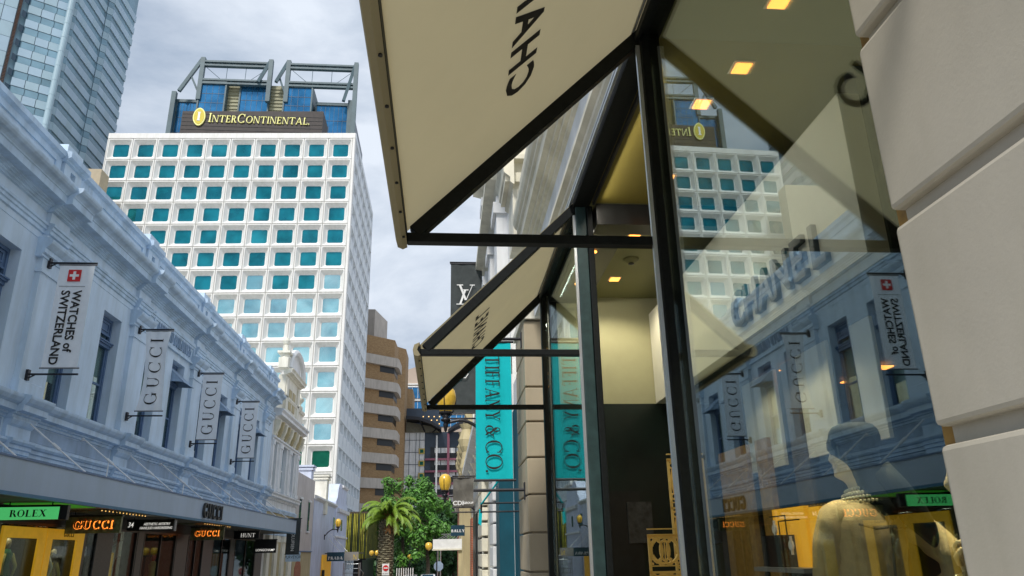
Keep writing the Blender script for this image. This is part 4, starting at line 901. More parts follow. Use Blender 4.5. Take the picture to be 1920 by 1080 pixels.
part('corner_column', MB().beam((-61.9, YG + 1, 60), (-61.9, YG + 1, 101.5), 1.0, 1.0), 'greensteel', gt); part('corner_column', MB().beam((-22.6, YG + 1, 60), (-22.6, YG + 1, 100.5), 1.2, 1.0), 'greensteel', gt); m_ = MB(); m_.beam((-21.6, YG, 84), (-22.6, YG, 92), .4, .4); m_.beam((-22.4, YG, 98), (-20.9, YG, 88), .4, .4); part('corner_bracing', m_, 'greensteel', gt)

# ================================================================== LEFT SKYSCRAPER
sk = thing('office_skyscraper', 'tall blue grey panelled skyscraper with banded floors rising at the upper left', 'skyscraper', (-90, 140, 0))
P0 = Vector((-81.8, 140, 0)); dA = Vector((.854, .52, 0)).normalized(); FLH = 3.55
nA = Vector((dA.y, -dA.x, 0))
sb = [P0, P0 - dA * 7.6, P0 - dA * 7.6 + Vector((-1.6, .4, 0)), P0 - dA * 24, Vector((-110, 175, 0)), Vector((-83, 168, 0))]
cm = MB(); cm.prism([(p.x, p.y) for p in [P0 + Vector((-.1, .8, 0)), P0 - dA * 8 + Vector((-.3, .8, 0)), P0 - dA * 24 + Vector((-.3, .8, 0)), Vector((-112, 175, 0)), Vector((-80.6, 166, 0)), Vector((-80.7, 154, 0)), Vector((-81.7, 153.2, 0))]], -8, 142, axis='z'); part('core', cm, 'towerb', sk)
rest = {'towerp': MB(), 'towerp2': MB(), 'towerb': MB(), 'towerd': MB()}
cnt = [0]; cache = {}
def panel(o, du, w, z0, hgt, material, zlo=66, zhi=122, gap=.05):
    vis = zlo < z0 < zhi and cnt[0] < 296
    if vis:
        key = (round(w, 2), round(hgt, 2), material, round(du.x, 2))
        if key not in cache:
            nn = Vector((du.y, -du.x, 0)); a = du * gap; b = du * (w - gap); mb = MB()
            mb.prism([(a - nn * .35)[:2], (b - nn * .35)[:2], (b + nn * .0)[:2], (a + nn * .0)[:2]], gap, hgt - gap, axis='z'); cache[key] = mb.mesh('panel', M[material])
        inst(cache[key], 'panel', sk, (o.x, o.y, z0)); cnt[0] += 1
    else:
        nn = Vector((du.y, -du.x, 0)); a = o + du * gap; b = o + du * (w - gap)
        rest[material].prism([(a - nn * .35)[:2], (b - nn * .35)[:2], (b)[:2], (a)[:2]], z0 + gap, z0 + hgt - gap, axis='z')
NFL = 38
order = sorted(range(NFL), key=lambda k: abs(88 - k * FLH))
for k in order:
    z = k * FLH
    for i in range(3):      # face A
        o = P0 - dA * (7.2 - i * 2.4)
        panel(o, dA, 2.4, z, 1.95, 'towerp' if (i + k) % 2 else 'towerp2'); panel(o + Vector((.12, .18, 0)), dA, 2.4, z + 1.95, 1.6, 'towerb')
    o = P0 - dA * 8.0; rest['towerd'].prism([(o + Vector((.25, -.5, 0)))[:2], (o + dA * .7)[:2], (o + dA * .7 + Vector((0, .3, 0)))[:2]], z + 1.95, z + 3.5, axis='z')
    for b_, (y0, xx) in enumerate(((141.6, -81.2), (154.2, -80.2))):   # face B, two bays along the street
        dB = Vector((0.02, 1, 0)).normalized()
        for i in range(5):
            o = Vector((xx, y0 + i * 2.3, 0)); panel(o, dB, 2.3, z, 1.95, 'towerp2' if (i + k) % 3 else 'towerp')
            panel(o + Vector((-.25, 0, 0)), dB, 2.3, z + 1.95, 1.6, 'towerb')
        o = Vector((xx - .9, y0 - 1.0, 0)); dC = Vector((.68, .73, 0)).normalized(); panel(o, dC, 1.35, z, 1.95, 'towerp'); panel(o + Vector((0, .1, 0)), dC, 1.3, z + 1.95, 1.6, 'towerb')
    for i in range(5):      # plain panels left of the louvre strip
        o = P0 - dA * (20.5 - i * 2.3); panel(o, dA, 2.3, z, FLH, 'towerp' if (i + k) % 2 else 'towerp2')
for k_, mb in rest.items():
    if mb.v: part('panel_field', mb, k_, sk, kind='stuff')
m_ = MB()
for k in range(NFL): m_.lathe([(.62, k * FLH), (.62, k * FLH + FLH - .08), (.56, k * FLH + FLH - .04), (.56, k * FLH + FLH)], (P0.x + .25, P0.y - .3, 0), 14)
part('corner_column', m_, 'towerp', sk, smooth=False)
m_ = MB()
for k in range(300): o = P0 - dA * 8.9; z = 40 + k * .34; m_.prism([o[:2], (o + dA * .55)[:2], (o + dA * .55 + nA * .25)[:2], (o + nA * .25)[:2]], z, z + .14, axis='z')
part('louvre_strip', m_, 'louvrebrown', sk)
m_ = MB()
for k in range(300): o = P0 - dA * 23.2; z = 40 + k * .34; m_.prism([o[:2], (o + dA * 2.4)[:2], (o + dA * 2.4 + nA * .25)[:2], (o + nA * .25)[:2]], z, z + .14, axis='z')
part('louvre_strip', m_, 'blackstone', sk)
lb = thing('sandstone_block', 'sand coloured plain parapet wall showing between skyscraper and hotel', 'building', (-70, 120, 0)); part('wall', MB().box(-76, -59.8, 121, 124, -5, 65.7), 'sand', lb)
wb = solo('roof_box', MB().prism([(-14.0, 12.0), (-12.9, 12.0), (-12.9, 13.35), (-13.9, 13.35)], 20.6, 21.6), 'pwhite', 'small white box peeping over the blue parapet', 'roof box')
# ================================================================== FAR BUILDINGS
bb = thing('brick_apartment_block', 'brown brick apartment block with pale concrete balcony bands beyond the hotel', 'building', (-15, 170, 0))
A_, B_, C_ = (-18.6, 164.6), (-11.9, 170), (-11.55, 178)
part('wall', MB().prism([A_, B_, C_, (-20, 190)], -8, 48.8, axis='z'), 'brownbrick', bb)
part('wall_pier', MB().prism([(-12.4, 178), (-9.9, 181), (-9.7, 190), (-13, 190)], -8, 49.6, axis='z'), 'brownbrick', bb)
part('wall_pier', MB().prism([(-11.0, 188), (-8.4, 190), (-8.3, 200), (-12, 200)], -8, 41.5, axis='z'), 'brownbrick', bb)
part('lift_tower', MB().prism([(-22, 172), (-17.0, 172), (-14.8, 182), (-22, 182)], 40, 57, axis='z'), 'concband', bb)
da = Vector((B_[0] - A_[0], B_[1] - A_[1], 0)).normalized(); na = Vector((da.y, -da.x, 0))
def bp(s, d): p = Vector((A_[0], A_[1], 0)) + da * s + na * d; return (p.x, p.y)
Lb = (Vector(B_) - Vector(A_)).length
for zt in (44.3, 38.6, 33.2, 27.9, 22.6, 17.3, 12.0, 6.7):
    f = MB(); f.prism([bp(0, 0), bp(0, 1.0), bp(Lb + .2, 1.0), (B_[0] + 1.1, B_[1] + .6), (C_[0] + .95, C_[1] - 1), (C_[0], C_[1] - 1), (B_[0], B_[1])], zt - 2.1, zt, axis='z'); part('balcony_band', f, 'concband', bb)
    f = MB(); f.prism([bp(Lb * .55, .02), bp(Lb * .55, .06), bp(Lb, .06), (B_[0] + .08, B_[1]), (C_[0] + .06, C_[1] - 1.5), (B_[0], B_[1])], zt - 3.5, zt - 2.1, axis='z'); part('recess_shade', f, 'black', bb)  # black slab paints the shade of the balcony openings
gb = thing('navy_grid_building', 'navy office block with plum balcony bands and white panelled corner below a curved roof', 'building', (0, 190, 0))
part('wall', MB().box(-5.0, 12, 186, 200, -8, 30), 'navy', gb); part('panel_wall', MB().box(-12, -5.05, 185.4, 200, -8, 29.8), 'greywhite', gb)
f = MB()
for x in (-10.3, -8.7, -7.1, -6.2): f.box(x - .05, x + .05, 185.3, 185.38, -8, 29.7)
for k in range(9): f.box(-12, -5.05, 185.3, 185.39, 27.9 - k * 2.9, 28.0 - k * 2.9)
part('panel_joints', f, 'navy', gb)
for k in range(6):
    z = 25.3 - k * 2.9; o = part('square_window', MB().box(-6.4, -5.0, 185.1, 185.3, z - .65, z + .65), 'goldfr', gb); part('pane', MB().box(-6.1, -5.3, 185.05, 185.09, z - .4, z + .4), 'hotelglass3', o)
for k in range(8):
    z = 26.8 - k * 2.85
    part('plum_band', MB().box(-4.9, 8, 184.9, 186, z - 3.7, z - 3.25), 'plum', gb)
    o = part('window_strip', MB().box(-3.6, 8, 185.9, 186, z - 2.9, z - .5), 'black', gb)
    f = MB()
    for x in (-2.6, -1.0, 1.0, 2.7): f.box(x, x + 1.4, 185.7, 185.88, z - 1.9, z - .7)
    part('lit_window', f, 'pwhite', o); f = MB(); f.box(-4.0, 8, 184.95, 185.05, z - 3.2, z - 3.1); f.box(-4, 8, 184.95, 185.05, z - 2.5, z - 2.42); part('balcony_rail', f, 'iron', o)
f = MB(); f.box(-2.3, -1.9, 184.8, 185.0, -8, 29); f.box(3.6, 4.0, 184.8, 185.0, -8, 29); part('white_mullion', f, 'pwhite', gb)
part('plum_column', MB().box(.4, 1.0, 184.6, 184.85, -8, 29.5), 'plum', gb)
f = MB(); pts = [(-9.5, 33.2), (-6.5, 32.9), (-3.5, 31.9), (-1.0, 30.3), (-1.0, 29.8), (-3.6, 31.2), (-6.5, 32.2), (-9.5, 32.4)]; f.prism(pts, 181, 186.5); pts2 = [(.6, 29.9), (2.4, 31.2), (5.5, 32.6), (9, 33.2), (9, 32.4), (5.5, 31.7), (2.6, 30.5), (.8, 29.4)]; f.prism(pts2, 181, 186.5); part('curved_roof', f, 'iron', gb)
f = MB(); f.prism([(-9.5, 29.8), (-1.5, 29.8), (-3.6, 31.2), (-9.5, 32.3)], 184.5, 186); part('roof_infill', f, 'soffit', gb)
f = MB(); f.beam((-6.2, 181, 32.0), (-5.0, 184, 29.8), .25, .25); f.beam((-1.6, 181, 30.4), (-3.2, 184, 29.6), .25, .25); part('roof_struts', f, 'iron', gb)
lp = thing('plant_screen_wall', 'dark slate wall with rows of small warm lights above the curved roof', 'building', (-4, 190, 30)); part('wall', MB().box(-10, -1.4, 188, 192, 28, 36.2), 'navy', lp)
f = MB()
for r_, n_ in ((0, 4), (1, 3), (2, 2)):
    for i in range(n_): x = -5.7 + i * 1.35 + r_ * .7 * (1 if r_ < 2 else 1.9); f.box(x, x + .25, 187.9, 187.98, 34.0 - r_ * .9, 34.25 - r_ * .9)
part('wall_lights', f, 'bulbs', lp)
bt = thing('beige_tower', 'pale beige tower with sloping roof and glass bands far behind the curved roof', 'building', (-3, 232, 0))
part('wall', MB().prism([(-16, 0), (10, 0), (10, 62.5), (-6.1, 58.3), (-12.7, 56), (-16, 54)], 231, 245), 'beige', bt)
for z0, z1 in ((47.2, 50.6), (43.0, 46.1), (38.5, 41.9)): part('glass_band', MB().box(-16, 10, 230.7, 230.98, z0, z1), 'blueglass', bt)
f = MB()
for z in (51.6, 50.8, 46.6, 42.4): f.box(-16, 10, 230.3, 231, z - .2, z + .15)
for i in range(16): f.box(-15.5 + i * 1.7, -15.4 + i * 1.7, 230.55, 230.7, 38, 50.6)
part('bands', f, 'pwhite', bt)

# ================================================================== TREES
def tree(label, x, y, h, r, base=None, leaf='leaf', n=5200, seed=1, cz=.62, sq=.8, name='street_tree', group=None, size=.34, trunkr=.28):
    rnd = random.Random(seed); z0 = gz(y) if base is None else base
    t = thing(name, label, 'tree', (x, y, z0), group)
    tr = MB(); tr.tube([(x, y, z0 - .1), (x + .1, y, z0 + h * .2), (x - .1, y + .1, z0 + h * .42), (x, y, z0 + h * .7)], [trunkr, trunkr * .8, trunkr * .6, trunkr * .2], 8)
    for k in range(9):
        a = rnd.random() * 6.28; zz = z0 + h * (.28 + .05 * k); L_ = r * rnd.uniform(.5, .85)
        tr.tube([(x, y, zz), (x + math.cos(a) * L_ * .5, y + math.sin(a) * L_ * .5, zz + L_ * .35), (x + math.cos(a) * L_, y + math.sin(a) * L_, zz + L_ * .6)], [trunkr * .35, trunkr * .22, .04], 5)
    part('trunk', tr, 'bark', t)
    cl = []
    for k in range(46):
        while 1:
            p = Vector((rnd.uniform(-1, 1), rnd.uniform(-1, 1), rnd.uniform(-1, 1)))
            if .35 < p.length < 1: break
        cl.append((Vector((x + p.x * r * .82, y + p.y * r * .82, z0 + h * cz + p.z * h * (1 - cz) * .92)), r * rnd.uniform(.16, .34)))
    mb = MB()
    for i in range(n):
        c, cr_ = rnd.choice(cl); d = Vector((rnd.gauss(0, 1), rnd.gauss(0, 1), rnd.gauss(0, 1))).normalized(); p = c + d * cr_ * rnd.random() ** .35
        p.z += cr_ * .2 * rnd.random(); nrm = (d + Vector((0, 0, .6)) + Vector((rnd.uniform(-.5, .5),) * 3)).normalized()
        u = nrm.cross(Vector((rnd.uniform(-1, 1), rnd.uniform(-1, 1), rnd.uniform(-1, 1)))).normalized(); v = nrm.cross(u); s = size * rnd.uniform(.5, 1.15)
        mb.add([p - u * s, p - v * s * .45, p + u * s, p + v * s * .45], [(0, 1, 2, 3)])
    me = bpy.data.meshes.new('crown'); me.from_pydata(mb.v, [], mb.f); me.materials.append(M[leaf]); part('crown', me, None, t)
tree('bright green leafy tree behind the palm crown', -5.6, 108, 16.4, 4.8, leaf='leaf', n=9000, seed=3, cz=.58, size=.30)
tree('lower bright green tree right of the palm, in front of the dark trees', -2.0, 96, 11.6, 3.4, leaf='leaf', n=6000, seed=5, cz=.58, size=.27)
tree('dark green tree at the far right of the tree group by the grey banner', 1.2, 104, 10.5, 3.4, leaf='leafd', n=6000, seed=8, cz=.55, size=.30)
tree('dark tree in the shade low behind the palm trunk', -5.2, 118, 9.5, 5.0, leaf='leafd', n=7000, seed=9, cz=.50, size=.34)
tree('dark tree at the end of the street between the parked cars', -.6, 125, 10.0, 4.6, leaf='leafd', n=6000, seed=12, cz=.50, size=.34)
part_hedge = solo('distant_foliage', MB(), None, 'mass of dark foliage closing the far end of the street', 'foliage')
rnd = random.Random(4); mb = MB()
for i in range(9000):
    p = Vector((rnd.uniform(-14, 10), rnd.uniform(135, 142), rnd.uniform(-5, 9.5))); u = Vector((rnd.uniform(-1, 1), rnd.uniform(-1, 1), rnd.uniform(-1, 1))).normalized(); v = u.cross(Vector((0, 1, .3))).normalized(); s = .55
    mb.add([p - u * s, p - v * s * .5, p + u * s, p + v * s * .5], [(0, 1, 2, 3)])
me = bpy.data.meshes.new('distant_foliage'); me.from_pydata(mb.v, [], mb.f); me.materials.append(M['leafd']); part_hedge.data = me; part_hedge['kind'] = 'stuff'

# palm
PX, PY = -5.10, 75.0; PZ = 4.55; pt = thing('date_palm', 'stout date palm with arching yellow green fronds and scarred trunk', 'palm tree', (PX, PY, gz(PY)))
tr = MB(); prof = []
z = gz(PY) - .2
while z < PZ: k = .60 + .04 * math.sin(z * 1.3); prof += [(k, z), (k + .10, z + .10), (k, z + .16)]; z += .2
tr.lathe(prof + [(.5, PZ + .3)], (PX - .35, PY, 0), 18)
for i in range(190):
    a = i * 2.4; zz = gz(PY) + .1 + i * (PZ - gz(PY)) / 190; c = Vector((PX - .35 + .62 * math.cos(a), PY + .62 * math.sin(a), zz)); tr.beam(c, c + Vector((math.cos(a) * .13, math.sin(a) * .13, .16)), .24, .08)
part('trunk', tr, 'palmbark', pt)
tr = MB()
for i in range(34): a = i * 2.4; c = Vector((PX + .5 * math.cos(a), PY + .5 * math.sin(a), PZ + .1 + .02 * i)); tr.beam(c - Vector((0, 0, .3)), c + Vector((math.cos(a) * .3, math.sin(a) * .3, .35)), .12, .05)
part('leaf_bases', tr, 'palmdry', pt)
rnd = random.Random(11)
def frond(a, lift, length, dr, k):
    mb = MB(); pts = []; n_ = 20; c = Vector((PX, PY, PZ + .35)); h_ = Vector((math.cos(a), math.sin(a), 0)); el = lift
    p = c.copy(); st = length / n_
    for i in range(n_ + 1):
        pts.append(p.copy()); p = p + (h_ * math.cos(el) + Vector((0, 0, math.sin(el)))) * st; el -= dr / n_ * (0.5 + 1.3 * i / n_)
    mb.tube(pts, [.05 * (1 - i / (n_ + 2)) + .012 for i in range(n_ + 1)], 4)
    sd = h_.cross(Vector((0, 0, 1)))
    for i in range(3, n_ * 3):
        u = i / (n_ * 3); q = pts[int(u * n_)].lerp(pts[min(n_, int(u * n_) + 1)], u * n_ % 1); dd = (pts[min(n_, int(u * n_) + 1)] - pts[int(u * n_)]).normalized()
        ll = .62 * math.sin(min(1, u * 1.5 + .25) * math.pi * .62) * (1.12 - u * .55)
        for s_ in (-1, 1):
            e_ = q + (sd * s_ * .72 + dd * .62 + Vector((0, 0, -.30 - .35 * u + rnd.uniform(-.12, .12)))) * ll; w = dd * .035
            mb.add([q - w, q + w, e_ + w * .3, e_ - w * .3], [(0, 1, 2, 3)])
    part('frond', mb, 'palmleaf' if k else 'palmdry', pt)
for i in range(46):
    a = i * 2.399 + rnd.uniform(-.2, .2); f_ = i / 46
    frond(a, R_(84 - 74 * f_ + rnd.uniform(-6, 6)), rnd.uniform(2.7, 3.7), R_(78 + 40 * (1 - f_)), 1)
for i in range(7): frond(i * .9, R_(-25), 1.4, R_(70), 0)

# ------------------------------------------------------------------ street furniture and cars at the far end
t = thing('road_sign', 'round red no entry sign on a pole in front of the palm trunk', 'road sign', (-5.6, 72, gz(72)))
m_ = MB(); m_.tube([(-5.05, 70.1, gz(70)), (-5.05, 70.1, .4)], .04, 8); part('pole', m_, 'alu', t); part('backing', MB().box(-5.35, -4.75, 70.0, 70.03, .0, .95), 'pwhite', t, bevel=.01)
q = MB(); q.prism([(-5.05 + .24 * math.cos(R_(k * 18)), .60 + .24 * math.sin(R_(k * 18))) for k in range(20)], 69.96, 69.99); part('red_disc', q, 'red', t); part('white_bar', MB().box(-5.22, -4.88, 69.94, 69.955, .555, .645), 'pwhite', t)
textpart('lettering', sans_mesh('NO ENTRY', (-5.05, 69.98, .1), X, Z, .08, 0, .9), 'print', t)
t = thing('road_sign', 'back of an octagonal grey sign on twin poles at the right kerb', 'road sign', (-.55, 78, gz(78)))
q = MB(); q.prism([(-.55 + .48 * math.cos(R_(22.5 + k * 45)), .55 + .48 * math.sin(R_(22.5 + k * 45))) for k in range(8)], 78, 78.04); part('plate', q, 'bluepanel', t); q = MB(); q.tube([(-.62, 78.1, gz(78)), (-.62, 78.1, 2.3)], .05, 8); q.tube([(-.35, 78.1, gz(78)), (-.35, 78.1, 2.3)], .05, 8); part('pole', q, 'alu', t)
def post_lamp(label, x, y, z, gs):
    t = thing('post_lamp', label, 'street lamp', (x, y, gz(y)), 'globe lamps on posts in the distance'); q = MB(); q.tube([(x, y, gz(y)), (x, y, z)], .05, 8)
    if gs > 1: q.tube([(x - .5, y, z - .1), (x + .3, y, z - .1)], .03, 6)
    part('post', q, 'iron', t)
    for k in range(gs): part('globe', MB().lathe([(.03, -.28), (.2, -.18), (.27, 0), (.24, .2), (.1, .3)], (x + (.0 if k == 0 else -.62), y, z + .2), 14), 'globe', t, smooth=True)
post_lamp('twin pale yellow globe lamp on a post left of the palm trunk', -7.5, 90, 1.7, 2)
post_lamp('small globe lamp on a post right of the palm trunk', -4.2, 98, 1.2, 1)
post_lamp('globe lamp under the far right canopy edge', -.55, 60, 2.0, 2)
def car(label, x, y, colr):
    t = thing('parked_car', label, 'car', (x, y, gz(y))); z = gz(y)
    body = MB(); prof = [(-2.2, .35), (-2.25, .75), (-1.9, .92), (-1.1, 1.0), (-.5, 1.42), (.9, 1.45), (1.7, 1.05), (2.2, .95), (2.25, .4)]
    body.prism([(y + a, z + b) for a, b in prof], x - .86, x + .86, axis='x'); part('body', body, colr, t, bevel=.12)
    gl_ = MB(); gl_.prism([(y - 1.0, z + 1.03), (y - .48, z + 1.37), (y + .85, z + 1.39), (y + 1.5, z + 1.08)], x - .875, x + .875, axis='x'); gl_.add([(x - .7, y - 1.12, z + 1.03), (x + .7, y - 1.12, z + 1.03), (x + .62, y - .56, z + 1.39), (x - .62, y - .56, z + 1.39)], [(0, 1, 2, 3)]); part('windows', gl_, 'towerd', t)
    for dx in (-.8, .8):
        for dy in (-1.4, 1.4): w = MB(); w.tube([(x + dx - .1, y + dy, z + .33), (x + dx + .1, y + dy, z + .33)], .33, 14); part('wheel', w, 'tyre', t)
    for dx in (-.6, .6): part('headlight', MB().box(x + dx - .15, x + dx + .15, y - 2.28, y - 2.2, z + .62, z + .76), 'pwhite', t)
car('white hatchback parked at the end of the street near the middle', -1.9, 96, 'carwhite')
car('grey car parked behind the white hatchback at the far left kerb', -4.3, 104, 'signgrey')
gt2 = thing('pavement_railing', 'row of pale upright railing posts beyond the no entry sign', 'railing', (-4.4, 85, gz(85)))
for i in range(8): part('rail_post', MB().box(-5.0 + i * .24, -4.92 + i * .24, 85, 85.06, gz(85), .35), 'pwhite', gt2)

# ================================================================== RIGHT: far to near
G0 = 1.5
def rbuild(name, label, y0, y1, h, xf, material, lst, depth=12, base=-4):
    t = thing(name, label, 'building', (xf, (y0 + y1) / 2, 0)); part('wall', MB().box(xf, xf + depth, y0, y1, base, h), material, t)
    mparts(t, lst, y0, y1, -1, xf); return t
t = rbuild('brick_shop_building', 'red brick shop building at the far right end of the street', 60.2, 88, 6.4, 1.45, 'redbrick', [('cornice', [(0, 5.9), (.3, 6.1), (.35, 6.4), (0, 6.5)], 'creamtrim')])
part('corner_pilaster', MB().box(1.2, 1.45, 60.2, 61.6, -1, 6.0), 'creamtrim', t)
t = rbuild('yellow_ornate_building', 'yellow cream ornate facade with bulging carved columns, far right', 44, 60, 9.6, 1.55, 'cream', [('cornice', [(0, 8.8), (.25, 9.0), (.4, 9.3), (.4, 9.6), (0, 9.7)], 'ochre'), ('string_course', [(0, 5.6), (.2, 5.7), (.25, 6.0), (0, 6.1)], 'ochre')])
for y in (44.4, 47.5, 50.6, 53.7, 56.8):
    q = MB(); q.lathe([(.22, 5.0), (.30, 5.2), (.22, 5.5), (.30, 5.8), (.42, 6.3), (.30, 6.8), (.26, 7.2), (.42, 7.5), (.5, 7.9), (.36, 8.3), (.3, 8.5), (.45, 8.8)], (1.25, y, 0), 12); q.box(1.05, 1.5, y - .3, y + .3, -1, 5.0); part('carved_column', q, 'ochre', t)
t = rbuild('stone_shop_building', 'grey white building with corbelled cornice and dark quoins behind the teal banner', 24, 43.9, 6.1, 1.52, 'cream', [('cornice', [(0, 5.4), (.15, 5.5), (.3, 5.7), (.55, 5.8), (.55, 6.05), (0, 6.2)], 'greywhite'), ('string_course', [(0, 4.0), (.14, 4.05), (.2, 4.25), (0, 4.35)], 'greywhite')])
for y in (26, 28.5, 31, 34, 37, 40): part('corbel', MB().prism([(1.52, 4.7), (1.3, 5.0), (1.1, 5.4), (1.52, 5.45)], y, y + .5), 'creamtrim', t)
for k in range(10):
    part('quoin_block', MB().box(1.30, 1.52, 27.6, 30.6, -.4 + k * .52, .03 + k * .52), 'creamtrim', t, bevel=.02)
for (y0, y1) in ((32, 35), (36.5, 40)): part('shop_window', MB().box(1.44, 1.51, y0, y1, -.4, 3.4), 'black', t)
part('timber_door', MB().box(1.40, 1.5, 41, 43.4, -.5, 3.4), 'redbrick', t)
# upper storeys rise only nearer the camera
t2 = rbuild('grey_white_building', 'tall grey white classical facade with pilasters, rising behind the awnings on the right', 16.9, 23.9, 15.2, 1.50, 'greywhite',
            [('main_cornice', [(0, 13.0), (.1, 13.1), (.25, 13.4), (.62, 13.5), (.62, 13.8), (.75, 14.0), (0, 14.2)], 'creamtrim'), ('middle_cornice', [(0, 10.2), (.1, 10.3), (.3, 10.5), (.55, 10.55), (.55, 10.75), (0, 10.9)], 'creamtrim'),
             ('shop_cornice', [(0, 5.5), (.1, 5.6), (.25, 5.8), (.5, 5.85), (.5, 6.0), (0, 6.1)], 'creamtrim')])
for y in (17.2, 20.0, 22.6):
    q = MB(); q.box(1.22, 1.5, y, y + .9, 6.1, 10.2); q.box(1.14, 1.5, y - .08, y + .98, 9.7, 10.0); q.box(1.14, 1.5, y - .08, y + .98, 6.1, 6.5); q.box(1.22, 1.5, y, y + .9, 10.9, 13.0); q.box(1.1, 1.5, y - .1, y + 1.0, 12.5, 12.8); part('pilaster', q, 'greywhite', t2)
for (y0, y1) in ((18.3, 19.8), (21.1, 22.4)):
    for z0, z1 in ((6.9, 9.5), (11.2, 12.6)): o = part('window', MB().box(1.44, 1.49, y0, y1, z0, z1), 'teal', t2); part('frame', MB().box(1.41, 1.44, (y0 + y1) / 2 - .04, (y0 + y1) / 2 + .04, z0, z1), 'pwhite', o)
for k in range(9): part('rusticated_block', MB().box(1.28, 1.5, 20.9, 22.4, .15 + k * .56, .66 + k * .56), 'greywhite', t2, bevel=.025)
for k in range(9): part('rusticated_block', MB().box(1.36, 1.5, 22.5, 23.8, .15 + k * .56, .66 + k * .56), 'greywhite', t2, bevel=.025)
part('teal_column', MB().box(1.18, 1.5, 16.95, 18.0, .1, 5.5), 'teal', t2); part('shop_window', MB().box(1.4, 1.49, 18.1, 20.8, .2, 4.9), 'black', t2); part('door_frame', MB().box(1.34, 1.42, 18.1, 18.35, .2, 4.9), 'creamtrim', t2)

# pier building with the teal banner
tb = thing('jewellery_shop_building', 'cream classical building with rusticated sandstone pier and carved capital above, right side', 'building', (1.5, 14, 0))
part('wall', MB().box(1.62, 10, 12.9, 16.9, 0, 15), 'cream', tb)
part('pier_core', MB().box(1.40, 3.2, 12.56, 14.0, .1, 5.35), 'sand', tb)
zz = .15
for k in range(9):
    part('stone_block', MB().box(1.34, 3.3, 12.5, 14.06, zz, zz + .56), 'sand', tb, bevel=.014); zz += .59
part('pier_cap', MB().box(1.3, 3.4, 12.44, 14.1, 5.46, 5.6), 'cream', tb)
for k in range(6): part('side_block', MB().box(1.52, 1.62, 14.3, 16.7, .2 + k * .85, .98 + k * .85), 'greywhite', tb, bevel=.02)
part('shop_window', MB().box(1.5, 1.6, 14.2, 16.85, .2, 4.6), 'teal', tb)
q = MB(); q.box(1.25, 1.62, 13.05, 14.0, 7.2, 10.8); part('upper_pilaster', q, 'cream', tb)
q = MB(); mold(q, [(0, 8.3), (.06, 8.35), (.06, 8.45), (.18, 8.55), (.2, 8.75), (.26, 8.85), (0, 8.95)], 1.25, -1, 12.85, 14.2); q.box(1.0, 1.62, 12.85, 14.2, 8.85, 8.95); q.box(1.1, 1.62, 12.95, 14.1, 8.4, 8.6); part('capital', q, 'creamtrim', tb)
q = MB(); mold(q, [(0, 10.9), (.1, 11.0), (.25, 11.2), (.7, 11.3), (.7, 11.6), (.85, 11.8), (0, 12.0)], 1.5, -1, 12.6, 16.9); part('cornice', q, 'creamtrim', tb)

# ------------------------------------------------------------------ chanel shop building: upper facade over the shopfront
sb_ = thing('corner_shop_building', 'cream rendered facade with layered cornice above the black steel shopfront', 'building', (G0, 6, 0))
part('upper_wall', MB().box(1.55, 2.2, -6, 12.2, 5.45, 14), 'cream', sb_)
q = MB(); q.box(1.50, 1.56, -6, 12.2, 5.42, 5.72); part('white_fillet', q, 'greywhite', sb_)
for nm, pr, mt in (('lower_moulding', [(.06, 5.70), (.10, 5.74), (.10, 5.80), (.16, 5.84), (.16, 5.90), (.05, 5.96)], 'creamtrim'),
                   ('frieze', [(.04, 5.96), (.05, 5.97), (.05, 6.50), (.04, 6.52)], 'greywhite'),
                   ('cornice', [(.05, 6.50), (.09, 6.53), (.09, 6.58), (.14, 6.60), (.14, 6.66), (.19, 6.68), (.19, 6.74), (.27, 6.78), (.28, 6.92), (.32, 6.96), (.32, 7.02), (.36, 7.06), (.39, 7.14), (.40, 7.22), (.1, 7.34)], 'creamtrim'),
                   ('blocking_course', [(.05, 7.3), (.20, 7.34), (.20, 7.9), (.25, 7.95), (.25, 8.02), (0, 8.1)], 'cream')):
    q = MB(); mold(q, pr, 1.55, -1, -6, 12.2 + (.0)); part(nm, q, mt, sb_)
q = MB(); mold(q, [(.0, 8.1), (.05, 8.1), (.05, 10.0), (.0, 10.2)], 1.55, -1, -6, 11.4); part('attic', q, 'cream', sb_)

# ------------------------------------------------------------------ banners on the right
t, wp = banner('teal hanging banner reading TIFFANY & CO. in dark serif letters', .515, 1.14, 12.9, 2.76, 5.16, 'bannerteal', .02, wallx=1.36)
U_, V_ = (0, 0, -1), (1, 0, 0)
PL = lambda mb, c_: part('printed_letter', mb, 'print', t)
serif_text('TIFFANY', (.68, 12.87, 4.90), U_, V_, .25, .001, sp=.13, T=.18, t=.06, sx=.70, center=False, each=PL, warp=wp)
serif_text('&', (.68, 12.87, 3.68), U_, V_, .25, .001, sp=.10, T=.15, t=.06, sx=.85, center=False, each=PL, warp=wp)
serif_text('CO.', (.68, 12.87, 3.42), U_, V_, .28, .001, sp=.04, T=.14, t=.05, sx=.95, center=False, each=PL, warp=wp)
t, wp = banner('tall charcoal banner with white interlocked L and V monogram', .12, 1.16, 23.4, 5.75, 10.75, 'bannerblk', .03, wallx=1.5)
